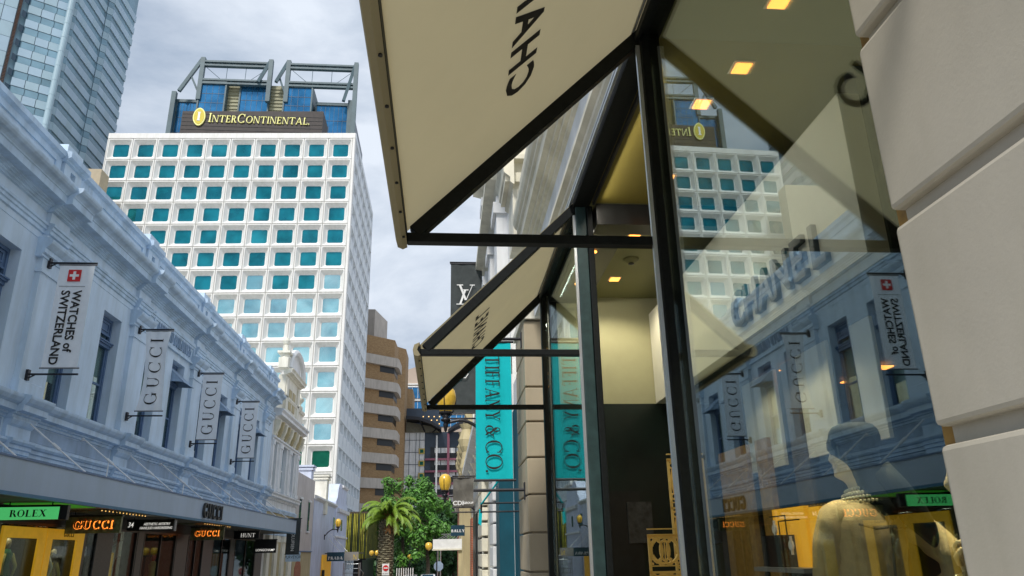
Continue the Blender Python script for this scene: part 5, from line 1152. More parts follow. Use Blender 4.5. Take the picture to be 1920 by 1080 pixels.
def lv(x, z, s):
    q = MB(); pl = [rect(-.02, 0, .60, .06), diag(.14, 0, .48, 1.0, .13), rect(.34, .95, .74, 1.01), diag(.52, 0, .70, .28, .06)]
    place_polys([[(a * s, b * s) for a, b in p] for p in pl], Vector((x, 23.33, z)), Vector(X), Vector(Z), Vector((0, -1, 0)), .002, q)
    pl = [diag(.50, .30, .12, 1.32, .14), diag(.56, .30, .98, 1.32, .045), rect(.0, 1.28, .40, 1.34), rect(.82, 1.28, 1.14, 1.34)]
    place_polys([[(a * s, b * s) for a, b in p] for p in pl], Vector((x, 23.33, z)), Vector(X), Vector(Z), Vector((0, -1, 0)), .003, q)
    return q
part('monogram', lv(.32, 9.30, .52), 'pwhite', t); part('monogram', lv(.32, 6.85, .52), 'pwhite', t)
t, wp = banner('dark grey gathered banner reading CDI GROUP in white', .29, 1.02, 28.0, 3.18, 4.22, 'bannergry', .05, wallx=1.5)
textpart('lettering', sans_mesh('CDI', (.48, 27.9, 3.26), X, Z, .15, 0, 1.1, bold=.005), 'pwhite', t); textpart('lettering', sans_mesh('GROUP', (.84, 27.9, 3.30), X, Z, .07, 0, 1.1, bold=.004), 'pwhite', t)
t = thing('projecting_sign', 'small dark blue sign reading BALLY above the far right canopy', 'sign', (.65, 40, 2.5)); part('board', MB().box(.32, 1.02, 40, 40.08, 2.48, 3.0), 'signblue', t); part('lettering', serif_text('BALLY', (.67, 39.99, 2.66), X, Z, .13, .002, sp=.2, T=.3, t=.14), 'pwhite', t); part('arm', MB().box(1.0, 1.55, 40.02, 40.06, 2.9, 2.94), 'iron', t)
t = thing('shop_canopy', 'pale box canopy on posts over the far right pavement', 'canopy', (.2, 50, 2)); part('canopy_box', MB().box(-.72, 1.2, 50, 53, 1.95, 2.52), 'pwhite', t); part('edge_trim', MB().box(-.76, 1.22, 49.95, 53.05, 1.86, 1.95), 'creamtrim', t); part('column', MB().box(.88, 1.12, 50.1, 50.4, gz(50), 1.9), 'ochre', t)
q = MB()
for i in range(7): q.beam((-.4 + i * .22, 50.1, 2.52), (.2 + i * .16, 51, 2.85), .03, .03)
q.beam((-.2, 51, 2.84), (1.2, 51, 2.86), .04, .04); part('roof_slats', q, 'frame', t)
t = thing('flag_bracket', 'small teal pennant on a double iron bracket below the teal banner', 'bracket', (1.0, 15, 2.5))
q = MB(); q.tube([(.68, 15, 2.52), (1.5, 15, 2.52)], .018, 6); q.tube([(.68, 15, 2.36), (1.5, 15, 2.36)], .018, 6); q.tube([(.70, 15, 2.5), (.70, 15, 2.36)], .018, 6); part('arm', q, 'iron', t)
q = MB(); q.beam((.70, 15, 2.50), (1.05, 14.6, 2.95), .04, .015); q.add([(.66, 15, 2.42), (.72, 15, 2.36), (.70, 15, 2.10), (.64, 15, 2.15)], [(0, 1, 2, 3)]); part('pennant', q, 'bannerteal', t)
# ================================================================== SHOPFRONT on the right (x = 1.5) 
GX = 1.5; ZT = 5.30; ZB = 3.60
fr = thing('steel_shopfront', 'black steel framed double height glass shopfront along the right pavement', 'shopfront', (GX, 6, 0))
def post(x0, x1, y0, y1, z0=.1, z1=ZT, m='steel'):
    return part('post', MB().box(x0, x1, y0, y1, z0, z1), m, fr, bevel=.008)
post(1.43, 1.58, 4.60, 4.74); post(1.44, 1.56, 7.62, 7.76, m='steelgreen'); post(1.565, 1.63, 7.60, 7.70); post(1.42, 1.51, 10.72, 10.84); post(1.55, 1.66, 10.74, 10.86); post(1.515, 1.545, 10.76, 10.80, m='alu')
part('door_track', MB().box(1.40, 1.428, 4.62, 4.65, .1, ZT - .1), 'alu', fr); part('door_track', MB().box(1.41, 1.438, 7.64, 7.67, .1, ZT - .1), 'alu', fr)
part('head_beam', MB().box(1.42, 1.60, 1.6, 10.86, ZT, ZT + .12), 'steel', fr)
q = MB(); q.box(1.37, 1.395, 1.6, 10.86, ZT + .02, ZT + .05); q.box(1.37, 1.395, 1.6, 10.86, ZT + .075, ZT + .10); part('head_track', q, 'alu', fr)
part('sill_beam', MB().box(1.44, 1.56, 1.99, 4.6, .1, .35), 'steel', fr); part('sill_beam', MB().box(1.44, 1.56, 7.76, 10.72, .1, .35), 'steel', fr)
part('shop_glass', MB().box(1.495, 1.507, 2.06, 4.598, .35, ZT), GL, fr); part('shop_glass', MB().box(1.485, 1.497, 7.77, 10.715, .35, ZT), GL, fr)
part('amber_lit_jamb', MB().box(1.42, 2.2, 1.99, 2.05, .1, ZT), 'amber', fr)  # amber light falling on the jamb is put into its colour
# interior shell
it = thing('shop_interior', 'olive cream interior ceiling, hanging wall panel and dark rooms behind the shop glass', 'room', (3, 6, 0))
part('ceiling', MB().box(1.60, 9, 7.52, 10.82, ZT + .002, ZT + .10), 'olivewall', it); part('ceiling', MB().box(1.60, 9, -1.0, 4.66, ZT + .002, ZT + .10), 'olivewall', it); part('entrance_ceiling', MB().box(1.60, 9, 4.662, 7.518, ZT + .002, ZT + .10), 'ochreceil', it)
q = MB(); q.box(1.56, 2.14, 7.8, 10.8, ZT - .10, ZT - .01); q.box(1.66, 9, 7.52, 7.80, ZT - .26, ZT - .01); part('dark_soffit', q, 'black', it)
q = MB(); q.box(1.66, 3.28, 10.82, 11.0, 3.65, ZT + .1); part('end_wall', q, 'endwall', it)
q = MB(); q.box(3.10, 3.28, 4.90, 10.80, 3.65, ZT - .27); part('hanging_wall', q, 'whitewall', it)
q = MB(); q.box(3.28, 9, 4.90, 5.05, 3.65, ZT); part('return_wall', q, 'black', it)
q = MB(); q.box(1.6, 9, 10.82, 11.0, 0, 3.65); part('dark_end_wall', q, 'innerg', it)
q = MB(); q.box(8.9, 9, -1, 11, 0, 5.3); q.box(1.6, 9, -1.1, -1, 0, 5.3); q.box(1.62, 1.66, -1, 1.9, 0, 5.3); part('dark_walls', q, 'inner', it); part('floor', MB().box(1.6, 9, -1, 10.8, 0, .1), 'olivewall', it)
part('mid_floor_slab', MB().box(3.3, 9, 5.05, 10.8, 3.64, 3.74), 'inner', it)
q = MB(); q.box(2.0, 2.75, 10.78, 10.815, .2, 2.4); part('glass_door_leaf', q, 'black', it)
ct = [(2.40, 9.95), (2.31, 8.35), (2.29, 6.87), (2.37, 4.97), (2.35, 4.19), (2.21, 5.50), (5.2, 4.0), (2.2, 3.3), (3.6, 3.0)]
for i, (x, y) in enumerate(ct):
    lbl = ['orange downlight nearest the cream end wall ceiling', 'orange downlight just beyond the dark ceiling beam', 'orange downlight above the open entrance beside the near post', 'orange downlight seen against the mirrored awning', 'orange downlight highest in the near glass', 'orange downlight glowing over the mirrored roof sign', 'orange downlight deep right in the ceiling', 'orange downlight above the jacketed mannequin', 'orange downlight at the upper right edge of the glass'][i]
    t = thing('downlight', lbl, 'ceiling light', (x, y, ZT), 'square orange ceiling downlights')
    part('lit_panel', MB().box(x - .065, x + .065, y - .065, y + .065, ZT - .022, ZT - .012), 'downlight', t); part('bezel', MB().box(x - .085, x + .085, y - .085, y + .085, ZT - .010, ZT - .001), 'whitewall', t)
# lower ring of downlights seen through the glass
for i, (x, y, z) in enumerate(((5.0, 7.3, 3.55), (4.6, 6.0, 3.55), (6.2, 8.2, 3.55), (4.2, 4.6, 3.5))):
    pass
for i, (x, y) in enumerate(((4.06, 9.16), (4.07, 8.42), (5.19, 9.1), (5.19, 8.34))):
    t = thing('downlight', 'small orange downlight under the lower ceiling, %s' % ['furthest back by the mirrored banner', 'beside the mirrored banner bottom', 'between the two mirrored banners', 'nearest, below the mirrored cross banner'][i], 'ceiling light', (x, y, 3.6), 'low ceiling downlights')
    part('lit_panel', MB().box(x - .09, x + .09, y - .09, y + .09, 3.60, 3.612), 'downlight', t)
for i, y in enumerate((7.95, 8.7, 9.3, 9.9)):
    t = thing('spot_light', 'tiny red orange spot in the dark soffit, %s' % ['nearest', 'second', 'third', 'furthest'][i], 'ceiling light', (1.85, y, ZT - .1), 'tiny spots in the dark soffit'); part('lit_disc', MB().lathe([(.005, 0), (.045, .0), (.045, .01), (.005, .01)], (1.85, y, ZT - .115), 12), 'downlight', t)
t = thing('smoke_detector', 'round ceiling detector on the cream ceiling', 'detector', (2.46, 9.2, ZT)); part('body', MB().lathe([(.03, -.06), (.05, -.05), (.10, -.02), (.11, 0)], (2.46, 9.2, ZT), 16), 'olivewall', t); part('sensor', MB().lathe([(.01, -.085), (.04, -.075), (.04, -.06)], (2.46, 9.2, ZT), 12), 'black', t)
# CHANEL letters on the hanging wall
t = thing('wall_lettering', 'large dark raised letters spelling CHANEL on the white hanging wall behind the glass', 'sign', (3.1, 6.5, 3.9))
k = 0
for i, ch in enumerate('CHANEL'):
    me = sans_mesh(ch, (3.10, 7.30 - i * .355, 3.80), (0, -1, 0), (0, 0, 1), 0.38, .025, .96, bold=.012); textpart('letter', me, 'signdark', t)
# amber lit panels, watch display and gold screens
aw = thing('amber_wall_panels', 'tall amber textured wall panels between dark posts inside the shop', 'panel', (3.4, 8.5, 0))
for (y0, y1) in ((8.65, 9.55), (8.05, 8.36)): part('amber_panel', MB().box(3.5, 3.56, y0, y1, .1, 2.75), 'amber', aw)
wd = thing('watch_display', 'amber lit display box holding two white watches on thin stands', 'shop display', (3.4, 7.5, 1.4))
part('lit_back', MB().box(3.45, 3.5, 7.26, 8.0, 1.42, 1.98), 'watchlit', wd); part('lit_side', MB().box(3.45, 3.5, 6.95, 7.17, 1.42, 1.96), 'watchlit', wd)
part('plinth', MB().box(3.28, 3.44, 7.52, 7.95, 1.42, 1.72), 'black', wd); part('shelf', MB().box(3.2, 3.5, 6.9, 8.05, 1.38, 1.42), 'frame', wd)
q = MB(); q.box(3.40, 3.412, 7.6, 7.98, 1.90, 1.912); q.box(3.40, 3.412, 7.6, 7.612, 1.7, 1.912); q.box(3.40, 3.412, 7.3, 7.78, 1.85, 1.862); q.box(3.40, 3.412, 7.77, 7.782, 1.7, 1.862); part('stand', q, 'black', wd)
for (y, z) in ((7.76, 1.78), (7.42, 1.62)):
    q = MB(); q.lathe([(.005, 0), (.045, 0), (.045, .02), (.005, .02)], (0, 0, 0), 14); q.v = [(3.36 - v[2], y + v[0], z + v[1]) for v in q.v]; q.box(3.345, 3.36, y - .014, y + .014, z - .085, z + .085); part('watch', q, 'pwhite', wd)
def screen(label, x0, x1, y, z0, z1, tiers):
    t = thing('gold_screen', label, 'screen', ((x0 + x1) / 2, y, z0)); q = MB(); b = .018
    q.box(x0, x0 + b, y, y + .03, z0, z1); q.box(x1 - b, x1, y, y + .03, z0, z1); q.box(x0, x1, y, y + .03, z1 - b, z1)
    zs = [z0 + (z1 - z0) * i / tiers for i in range(tiers + 1)]
    for z in zs: q.box(x0, x1, y, y + .03, z - b / 2, z + b / 2); q.box(x0, x1, y, y + .03, z + .045, z + .055)
    part('frame', q, 'gold', t)
    w = x1 - x0; c = (x0 + x1) / 2
    for i in range(tiers):
        za = zs[i] + .06; hh = zs[i + 1] - zs[i] - .07; zc = za + hh / 2; q = MB()
        def ring(cx, cz, rx, rz, r=.011, a0=0, a1=360, n=18): q.tube([(cx + rx * math.cos(R_(a0 + (a1 - a0) * k / n)), y + .015, cz + rz * math.sin(R_(a0 + (a1 - a0) * k / n))) for k in range(n + (0 if a1 - a0 >= 360 else 1))], r, 5, closed=(a1 - a0 >= 360))
        ring(c, zc, w * .14, hh * .36); ring(c - w * .24, zc, w * .17, hh * .42); ring(c + w * .24, zc, w * .17, hh * .42)
        for s_ in (-1, 1):
            for v_ in (-1, 1):
                ring(c + s_ * w * .38, zc + v_ * hh * .38, w * .07, w * .07, .009, 0, 280, 12); ring(c + s_ * w * .12, zc + v_ * hh * .40, w * .09, w * .09, .009, 40, 330, 12)
        ring(c, zc, w * .40, hh * .46, .010, 20, 160); ring(c, zc, w * .40, hh * .46, .010, 200, 340)
        q.box(c - .005, c + .005, y + .01, y + .02, za, za + hh); part('scrollwork', q, 'gold', t)
screen('tall gold filigree screen standing in the entrance', 2.07, 2.42, 7.0, .65, 2.40, 4)
screen('low gold filigree screen in front of the tall one', 1.70, 1.98, 6.5, .55, 1.72, 4)
ww = thing('added_washer', 'added slim black housing for fill lamps behind the shop glass', 'added fill light', (1.72, 7.5, 5.2))
part('housing', MB().box(1.602, 1.63, 4.9, 7.45, 5.24, 5.29), 'black', ww); part('housing', MB().box(1.602, 1.63, 7.9, 10.4, 5.15, 5.195), 'black', ww)
for yc_, zc_ in ((6.2, 5.25), (9.15, 5.15)):
    ld = bpy.data.lights.new('added_fill_lamp', 'AREA'); ld.shape = 'RECTANGLE'; ld.size = 2.4; ld.size_y = .05; ld.energy = 15; ld.color = (1, .93, .80)  # added fill lamps, hidden from view, to brighten the hanging wall
    lo = bpy.data.objects.new('added_fill_lamp', ld); COL.objects.link(lo); lo.location = (1.645, yc_, zc_); lo.parent = ww; lo.matrix_parent_inverse = Matrix.Translation(-WL[ww.name])
    lo.rotation_euler = Matrix((Vector((0, 1, 0)), Vector((-.5, 0, .866)).cross(Vector((0, 1, 0))), Vector((-.866, 0, .5)))).transposed().to_euler()
pp = thing('curtain_panels', 'pale upright curtain panels deep inside the shop', 'curtain', (3.9, 7, 0))
for (y0, y1) in ((8.5, 9.5), (7.2, 7.9), (6.35, 6.7)): part('pale_panel', MB().box(3.9, 3.94, y0, y1, 2.5, 3.62), 'whitewall', pp)
for (y0, y1) in ((7.92, 8.3), (6.72, 6.95)): part('brown_panel', MB().box(3.9, 3.94, y0, y1, 2.0, 3.62), 'bark', pp)
def spot(x, y, z, e_, cone=150, par=None):  # invisible spots added to brighten the interior; some match no downlight
    ld = bpy.data.lights.new('added_interior_spot', 'SPOT'); ld.energy = e_; ld.spot_size = R_(cone); ld.spot_blend = .5; ld.shadow_soft_size = 0.0; ld.color = (1.0, .88, .62)
    lo = bpy.data.objects.new('added_interior_spot', ld); COL.objects.link(lo); lo.location = (x, y, z)
for (x, y, z, e_, c_) in ((2.40, 9.95, 5.27, 75, 150), (2.31, 8.35, 5.27, 30, 100), (2.29, 6.87, 5.27, 40, 90), (2.21, 5.50, 5.27, 15, 60), (2.2, 3.3, 5.27, 1100, 44), (2.35, 4.19, 5.27, 1100, 44), (3.4, 2.6, 5.27, 60, 60), (3.35, 8.6, 3.58, 14, 150), (3.35, 7.2, 3.58, 14, 150), (3.35, 7.9, 3.58, 10, 150)): spot(x, y, z, e_, c_)
# faint picture and figure on the dark entrance wall
part('grey_poster', MB().box(2.55, 2.9, 10.76, 10.80, 1.7, 2.25), 'blackstone', it)

# ------------------------------------------------------------------ awnings
KZ = (ZT - ZB) / 1.72; XL = -.25
def awning(label, y0, y1, yc):
    t = thing('shop_awning', label, 'awning', (.6, (y0 + y1) / 2, ZB), 'cream triangular steel framed awnings')
    for y in (y0 + .05, y1 - .05):
        part('rafter', MB().beam((XL + .03, y, ZB + .04), (1.46, y, ZT + .02), .085, .10), 'steel' if y > 4.8 or y0 < 3 else 'steelgreen', t, bevel=.006)
        part('tie_bar', MB().box(XL - .02, 1.43, y - .04, y + .04, ZB - .03, ZB + .035), 'steel', t, bevel=.006)
        if y0 > 5: pass
    part('wall_bar', MB().box(1.40, 1.428, y0, y1, ZT - .06, ZT + .0), 'steel', t)
    part('lip_bar', MB().box(XL - .06, XL - .02, y0, y1, ZB - .02, ZB + .06), 'steel', t, bevel=.006)
    # canvas: slightly sagging sheet above the rafters
    mb = MB(); nx, ny = 22, 30
    for j in range(ny + 1):
        for i in range(nx + 1):
            u, v = i / nx, j / ny; x = XL - .03 + (1.72 + .0) * u; y = y0 + (y1 - y0) * v
            z = ZB + .10 + KZ * (x - XL) - .018 * math.sin(math.pi * u) * math.sin(math.pi * v) + .004 * math.sin(u * 9 + v * 13) + .003 * math.sin(u * 31 - v * 17) * (1 - u) + .004 * max(0, u - .7) * math.sin(v * 60 + u * 20)
            mb.v.append((x, y, z))
    for j in range(ny):
        for i in range(nx): a = j * (nx + 1) + i; mb.f.append((a, a + 1, a + nx + 2, a + nx + 1))
    part('canvas', mb, 'canvas', t, smooth=True)
    q = MB(); n_ = 24
    prof = [(XL - .03, ZB + .10), (XL - .085, ZB + .075), (XL - .10, ZB + .02), (XL - .085, ZB - .035), (XL - .05, ZB - .05), (XL - .02, ZB - .035), (XL - .055, ZB + .02)]
    q.prism(prof, y0 - .01, y1 + .01); part('canvas_hem', q, 'canvas', t)
    q = MB()
    for k in range(9): yy = y0 + .2 + k * (y1 - y0 - .4) / 8; q.lathe([(.001, -.012), (.010, -.008), (.010, 0)], (XL - .035, yy, ZB - .045), 8)
    part('stud', q, 'black', t)
    Vv = Vector((1, 0, KZ)).normalized(); Uu = Vector((0, -1, 0)); Nn = Uu.cross(Vv)
    for i, ch in enumerate('CHANEL'):
        x = .345; y = yc + .70 - i * .275
        O = Vector((x, y, ZB + .10 + KZ * (x - XL) - .018)) - Nn * .012
        textpart('printed_letter', sans_mesh(ch, O, Uu, Vv, .235, 0, 1.05, bold=.010), 'print', t)
    return t
awning('cream canvas awning overhead with printed CHANEL seen from below, nearest', 1.30, 4.72, 3.20)
awning('cream canvas awning with printed CHANEL, further along the shopfront', 7.64, 10.86, 9.3)

# ------------------------------------------------------------------ rusticated render pier at the right edge
pr = thing('rusticated_pier', 'large smooth grey rendered pier with deep horizontal grooves at the right edge', 'pier', (1.6, 1.2, 0))
part('pier_core', MB().box(1.385, 2.6, -3, 1.955, 0, 9), 'pier', pr)
for z0, z1 in ((.10, .64), (.69, 1.24), (1.29, 1.855), (1.905, 2.505), (2.560, 3.145), (3.195, 3.79), (3.84, 4.43), (4.48, 5.06)):
    part('stone_block', MB().box(1.345, 2.5, -3, 1.972, z0 + .0, z1), 'pier', pr, bevel=.016)

# ================================================================== MANNEQUINS behind the glass
def loft(mb, rings, close=True):
    n = len(rings[0]); k0 = len(mb.v)
    for r in rings: mb.v += [tuple(p) for p in r]
    for i in range(len(rings) - 1):
        for k in range(n): mb.f.append((k0 + i * n + k, k0 + i * n + (k + 1) % n, k0 + (i + 1) * n + (k + 1) % n, k0 + (i + 1) * n + k))
    mb.f.append(tuple(k0 + n - 1 - k for k in range(n))); mb.f.append(tuple(k0 + (len(rings) - 1) * n + k for k in range(n)))
def figure(label, ox, oy, oz, face, torso=None, arm=True, hair_=True, name='mannequin', jacket='jacket'):
    """ox, oy = neck axis on plan, oz = height of the chin"""
    t = thing(name, label, 'mannequin', (ox, oy, oz - 1.5)); f = Vector((math.cos(face), math.sin(face), 0)); s = Vector((f.y, -f.x, 0))
    def W(a, b, c): return Vector((ox, oy, oz)) + f * a + s * b + Vector((0, 0, c))     # a forward, b right side, c up from chin
    # head and neck: rings with a facial profile
    mb = MB(); n = 40; rings = []
    #  c, front, back, halfwidth
    prof = [(-.16, .055, -.085, .070), (-.10, .035, -.075, .056), (-.05, .030, -.068, .054), (-.015, .050, -.070, .056), (.0, .088, -.072, .060), (.012, .098, -.074, .064), (.03, .096, -.078, .068), (.045, .092, -.082, .071),
            (.055, .096, -.085, .072), (.065, .092, -.088, .073), (.075, .096, -.090, .074), (.088, .094, -.092, .075), (.10, .095, -.095, .076), (.115, .094, -.098, .077), (.13, .092, -.100, .078), (.15, .093, -.102, .079), (.17, .098, -.103, .079),
            (.19, .097, -.102, .077), (.21, .088, -.098, .072), (.225, .070, -.085, .060), (.235, .04, -.06, .04), (.238, .01, -.02, .012)]
    nose = {.075: .006, .088: .022, .10: .026, .115: .020, .13: .013, .15: .006}; lips = {.045: .003, .055: .007, .065: .003, .075: .004}
    for (c, fr_, bk, hw) in prof:
        ring = []
        for k in range(n):
            a = 2 * math.pi * k / n; ca, sa = math.cos(a), math.sin(a)
            mid = (fr_ + bk) / 2; rad = (fr_ - bk) / 2
            x = mid + rad * (abs(ca) ** .9) * (1 if ca > 0 else -1); y = hw * (abs(sa) ** .9) * (1 if sa > 0 else -1)
            da_ = min(a, 2 * math.pi - a)
            x += nose.get(c, 0) * math.exp(-(da_ / .16) ** 2) * 1.25 + lips.get(c, 0) * math.exp(-(da_ / .32) ** 2)
            if .12 < c < .145: x -= .010 * math.exp(-((da_ - .42) / .16) ** 2)
            if c > -.02: y *= 1 - .10 * max(0, ca) * (1 if c < .06 else 0)
            ring.append(W(x, y, c))
        rings.append(ring)
    loft(mb, rings); part('head', mb, 'skin', t, smooth=True, sub=1)
    for sgn in (-1, 1):
        q = MB(); q.lathe([(.002, -.004), (.016, 0), (.019, .004), (.010, .008), (.002, .006)], (0, 0, 0), 12, 1.0, .55); q.v = [tuple(W(-.005 + v[0] * .6, sgn * (.080 + v[2]), .105 + v[1] * 2.4)) for v in q.v]; part('ear', q, 'skin', t, smooth=True)
        q = MB(); q.lathe([(.001, 0), (.010, .002), (.012, .005), (.001, .008)], (0, 0, 0), 10, 1, .5); q.v = [tuple(W(.080 + v[2] * .6, sgn * .032 + v[0], .128 + v[1])) for v in q.v]; part('eye', q, 'hair', t, smooth=True)
    if hair_:
        mb = MB(); rings = []
        for i in range(13):
            u = i / 12; c = .272 - .50 * u; fr_ = [.03, .085, .108, .112, .085, .035, .0, -.012, -.02, -.03, -.04, -.05, -.07][i]; bk = [-.05, -.10, -.125, -.135, -.14, -.14, -.138, -.14, -.15, -.165, -.175, -.18, -.15][i]; hw = [.03, .075, .092, .096, .097, .096, .094, .092, .092, .09, .085, .07, .03][i]
            ring = []
            for k in range(28):
                a = 2 * math.pi * k / 28; ca, sa = math.cos(a), math.sin(a); x = (fr_ + bk) / 2 + (fr_ - bk) / 2 * ca; y = hw * sa; w = .003 * math.sin(k * 3.1 + i)
                ring.append(W(x + w * ca, y + w * sa, c))
            rings.append(ring)
        loft(mb, rings); part('hair', mb, 'hair', t, smooth=True)
        q = MB(); q.tube([W(-.10, .02, .02), W(-.16, .06, -.08), W(-.215, .10, -.18), W(-.26, .135, -.27), W(-.29, .15, -.36)], [.085, .085, .075, .05, .012], 14); part('long_hair', q, 'hair', t, smooth=True)
        q = MB(); q.lathe([(.02, .275), (.06, .272), (.092, .258), (.110, .232), (.116, .195), (.112, .150), (.100, .12)], (0, 0, 0), 24, 1.12, .9); q.v = [tuple(W(v[0] - .030, v[1], v[2] - .0)) for v in q.v]; part('cap', q, 'hair', t, smooth=True)
    f = Vector((math.cos(torso if torso is not None else face), math.sin(torso if torso is not None else face), 0)); s = Vector((f.y, -f.x, 0))
    # collar of beads
    if hair_:
        for k in range(4):
            q = MB(); R0 = .072 + .017 * k
            for i in range(40):
                a = 2 * math.pi * i / 40; c = W(-.022 + R0 * math.cos(a), R0 * .95 * math.sin(a), -.065 - .022 * k - .012 * math.cos(a)); q.lathe([(.001, -.009), (.0085, -.003), (.0085, .004), (.001, .009)], c, 6)
            part('bead_strand', q, 'knit', t)
    # torso (jacket) with folds
    mb = MB(); rings = []; tors = [(-.105, .06, -.085, .085), (-.13, .075, -.11, .135), (-.16, .09, -.135, .185), (-.20, .105, -.15, .215), (-.26, .125, -.158, .222), (-.33, .14, -.155, .212), (-.40, .14, -.145, .198), (-.48, .13, -.135, .188), (-.56, .12, -.13, .182), (-.66, .10, -.115, .172), (-.78, .105, -.13, .195), (-.80, .10, -.125, .19)]
    for i, (c, fr_, bk, hw) in enumerate(tors):
        ring = []
        for k in range(44):
            a = 2 * math.pi * k / 44; ca, sa = math.cos(a), math.sin(a); x = (fr_ + bk) / 2 + (fr_ - bk) / 2 * abs(ca) ** .8 * (1 if ca > 0 else -1); y = hw * abs(sa) ** .8 * (1 if sa > 0 else -1)
            w = .0045 * math.sin(c * 42 + 3 * math.sin(a * 2)) * (1 if i > 2 else 0); ring.append(W(x + w * ca, y + w * sa, c))
        rings.append(ring)
    loft(mb, rings); part('jacket_body', mb, jacket, t, smooth=True, sub=1)
    q = MB(); q.tube([W(-.02 + .085 * math.cos(a * .2618), .098 * math.sin(a * .2618), -.128 - .012 * math.cos(a * .2618)) for a in range(24)], .012, 6, closed=True); part('collar_braid', q, 'trim', t)
    q = MB()
    for c, dd in ((-.56, .004),): q.tube([W(-.005 + .132 * math.cos(a * .2618), .190 * math.sin(a * .2618), c + .02 * math.cos(a * .2618)) for a in range(24)], .008, 6, closed=True)
    q.tube([W(-.150 - .009 * min(i, 2) + .006 * max(0, i - 2), .0, -.155 - .05 * i) for i in range(9)], .006, 6); q.tube([W(-.135, .18, -.235), W(-.162, .10, -.258), W(-.168, .02, -.25)], .006, 6); q.tube([W(-.135, -.18, -.235), W(-.162, -.10, -.258), W(-.168, -.02, -.25)], .006, 6); part('braided_seam', q, 'trim', t)
    # skirt / trousers and stand
    mb = MB(); mb.tube([W(0, -.08, -.78), W(.01, -.09, -1.1), W(0, -.09, -1.42)], [.10, .075, .045], 14); mb.tube([W(0, .08, -.78), W(.01, .09, -1.1), W(0, .09, -1.42)], [.10, .075, .045], 14); part('legs', mb, 'black', t, smooth=True)
    def sleeve(path, rad):
        mb = MB(); m_ = 40; P_ = []; Rr = []
        for i in range(m_ + 1):
            u = i / m_ * (len(path) - 1); j = min(int(u), len(path) - 2); v = u - j
            p0, p1, p2, p3 = [Vector(path[max(0, min(len(path) - 1, j + d_))]) for d_ in (-1, 0, 1, 2)]
            P_.append(.5 * ((2 * p1) + (p2 - p0) * v + (2 * p0 - 5 * p1 + 4 * p2 - p3) * v * v + (3 * p1 - p0 - 3 * p2 + p3) * v ** 3)); Rr.append(rad[j] + (rad[j + 1] - rad[j]) * v)
        n_ = 22; ref = None; vs_ = []
        for i, p in enumerate(P_):
            d = (P_[min(m_, i + 1)] - P_[max(0, i - 1)]).normalized()
            if ref is None: ref = d.cross(Vector((0, 0, 1))).normalized()
            ref = (ref - d * ref.dot(d)).normalized(); b_ = d.cross(ref)
            for k in range(n_):
                a = 2 * math.pi * k / n_; fold = 1 + .065 * math.sin(i * .62 + 2.2 * math.sin(a + i * .21)) * (.35 + .65 * math.sin(math.pi * i / m_))
                vs_.append(p + (ref * math.cos(a) + b_ * math.sin(a)) * Rr[i] * fold)
        mb.v = [tuple(v) for v in vs_]
        for i in range(m_):
            for k in range(n_): mb.f.append((i * n_ + k, i * n_ + (k + 1) % n_, (i + 1) * n_ + (k + 1) % n_, (i + 1) * n_ + k))
        mb.f += [tuple(range(n_ - 1, -1, -1)), tuple(m_ * n_ + k for k in range(n_))]
        part('sleeve', mb, jacket, t, smooth=True)
    return t, W, sleeve
def hand(t, wrist, dirv, palmn, curl=.5, scale=1.0):
    d = Vector(dirv).normalized(); pn_ = Vector(palmn).normalized(); sd = d.cross(pn_).normalized(); w = Vector(wrist); mb = MB(); rings = []
    for u, hw, th in ((-.03, .024, .020), (0, .026, .018), (.03, .036, .016), (.06, .041, .015), (.085, .041, .013), (.092, .034, .009)):
        rings.append([w + d * u * scale + sd * hw * scale * math.cos(a * .5236) + pn_ * th * scale * math.sin(a * .5236) for a in range(12)])
    loft(mb, rings)
    for i, (off, L_) in enumerate(((-.031, .066), (-.0105, .078), (.0105, .073), (.031, .058))):
        p = w + d * .080 * scale + sd * off * scale; pts = [p]; an = .15
        for sgm in (.42, .32, .26):
            an += curl * .85; pts.append(pts[-1] + (d * math.cos(an) + pn_ * math.sin(an)) * L_ * sgm * scale)
        mb.tube(pts, [.0095 * scale, .009 * scale, .008 * scale, .0065 * scale], 8)
    p = w + d * .02 * scale - sd * .030 * scale; mb.tube([p, p + (d * .6 - sd * .6 + pn_ * .3).normalized() * .035 * scale, p + (d * .9 - sd * .35 + pn_ * .7).normalized() * .062 * scale, p + (d * .9 - sd * .0 + pn_ * .9).normalized() * .085 * scale], [.013 * scale, .0115 * scale, .010 * scale, .007 * scale], 8)
    part('hand', mb, 'skin', t, smooth=True)
FA = math.atan2(.72, -.62)
t, W, sleeve = figure('shop mannequin in tan braided jacket, dark cap and bead collar, behind the glass', 2.10, 3.80, 1.935, FA, torso=math.atan2(.94, -.36))
sleeve([W(-.02, .08, -.15), W(-.03, .155, -.17), W(-.09, .215, -.22), W(-.17, .27, -.30), W(-.24, .31, -.41), W(-.20, .33, -.51), W(-.05, .30, -.57)], [.03, .080, .088, .078, .070, .062, .048])
sleeve([W(.0, -.08, -.16), W(.0, -.165, -.19), W(.04, -.205, -.30), W(.08, -.20, -.44), W(.14, -.18, -.56), W(.24, -.14, -.60)], [.03, .078, .076, .066, .056, .045])
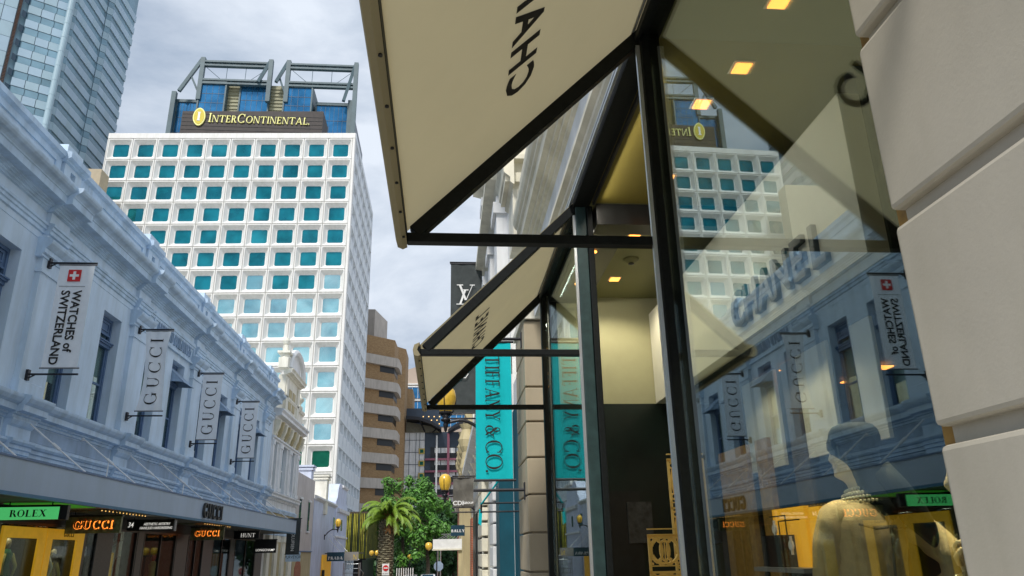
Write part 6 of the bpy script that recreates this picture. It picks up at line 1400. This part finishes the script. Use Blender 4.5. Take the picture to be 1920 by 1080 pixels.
hand(t, W(-.02, .29, -.58), (W(.13, .25, -.60) - W(-.02, .29, -.58)), Vector((0, 0, -1)), .4); hand(t, W(.26, -.13, -.60), (W(.38, -.10, -.60) - W(.26, -.13, -.60)), Vector((0, 0, -1)), .4)
t2_, W2, sleeve2 = figure('second bald shop mannequin half hidden by the grey pier, holding a chain strap', 2.13, 2.93, 1.73, math.atan2(.5, -.8), hair_=False)
sleeve2([W2(-.02, -.08, -.17), W2(-.02, -.165, -.20), W2(.0, -.23, -.33), W2(.05, -.24, -.43), W2(.09, -.18, -.36), W2(.10, -.11, -.25)], [.03, .068, .066, .058, .052, .046])
sleeve2([W2(-.02, .08, -.17), W2(-.02, .165, -.20), W2(.0, .21, -.32), W2(.03, .22, -.46), W2(.1, .17, -.56)], [.03, .068, .066, .058, .045])
hw_ = W2(.10, -.10, -.22); hand(t2_, hw_, Vector((-.05, .15, 1)) , Vector((.3, -.9, 0)), .8)
q = MB(); q.tube([hw_ + Vector((.045 * math.cos(a * .2618), .045 * math.sin(a * .2618), -.035 + .01 * math.sin(a))) for a in range(24)], .006, 6, closed=True); part('bracelet', q, 'pwhite', t2_)
ch = thing('shoulder_bag_chain', 'beaded chain strap hanging from the second mannequin hand', 'bag strap', tuple(hw_)); q = MB()
for i in range(26): q.lathe([(.001, -.009), (.007, 0), (.001, .009)], hw_ + Vector((.03, -.045, .17 - i * .022)), 6)
part('beads', q, 'knit', ch)
q = MB(); q.tube([(3.2, 3.9 + .13 * math.cos(R_(a * 15)), 1.80 + .20 * math.sin(R_(a * 15))) for a in range(24)], .016, 8, closed=True)
solo('gold_ring_emblem', q, 'gold', 'gold oval ring hanging in the dark between mannequin and pier', 'emblem', smooth=True)
pf = thing('display_plinth', 'low dark plinth under the mannequins inside the shop window', 'plinth', (2.2, 3.2, .1)); part('top', MB().box(1.62, 3.0, 2.1, 4.55, .35, .42), 'black', pf); part('base', MB().box(1.68, 2.95, 2.15, 4.5, .1, .35), 'blackstone', pf)
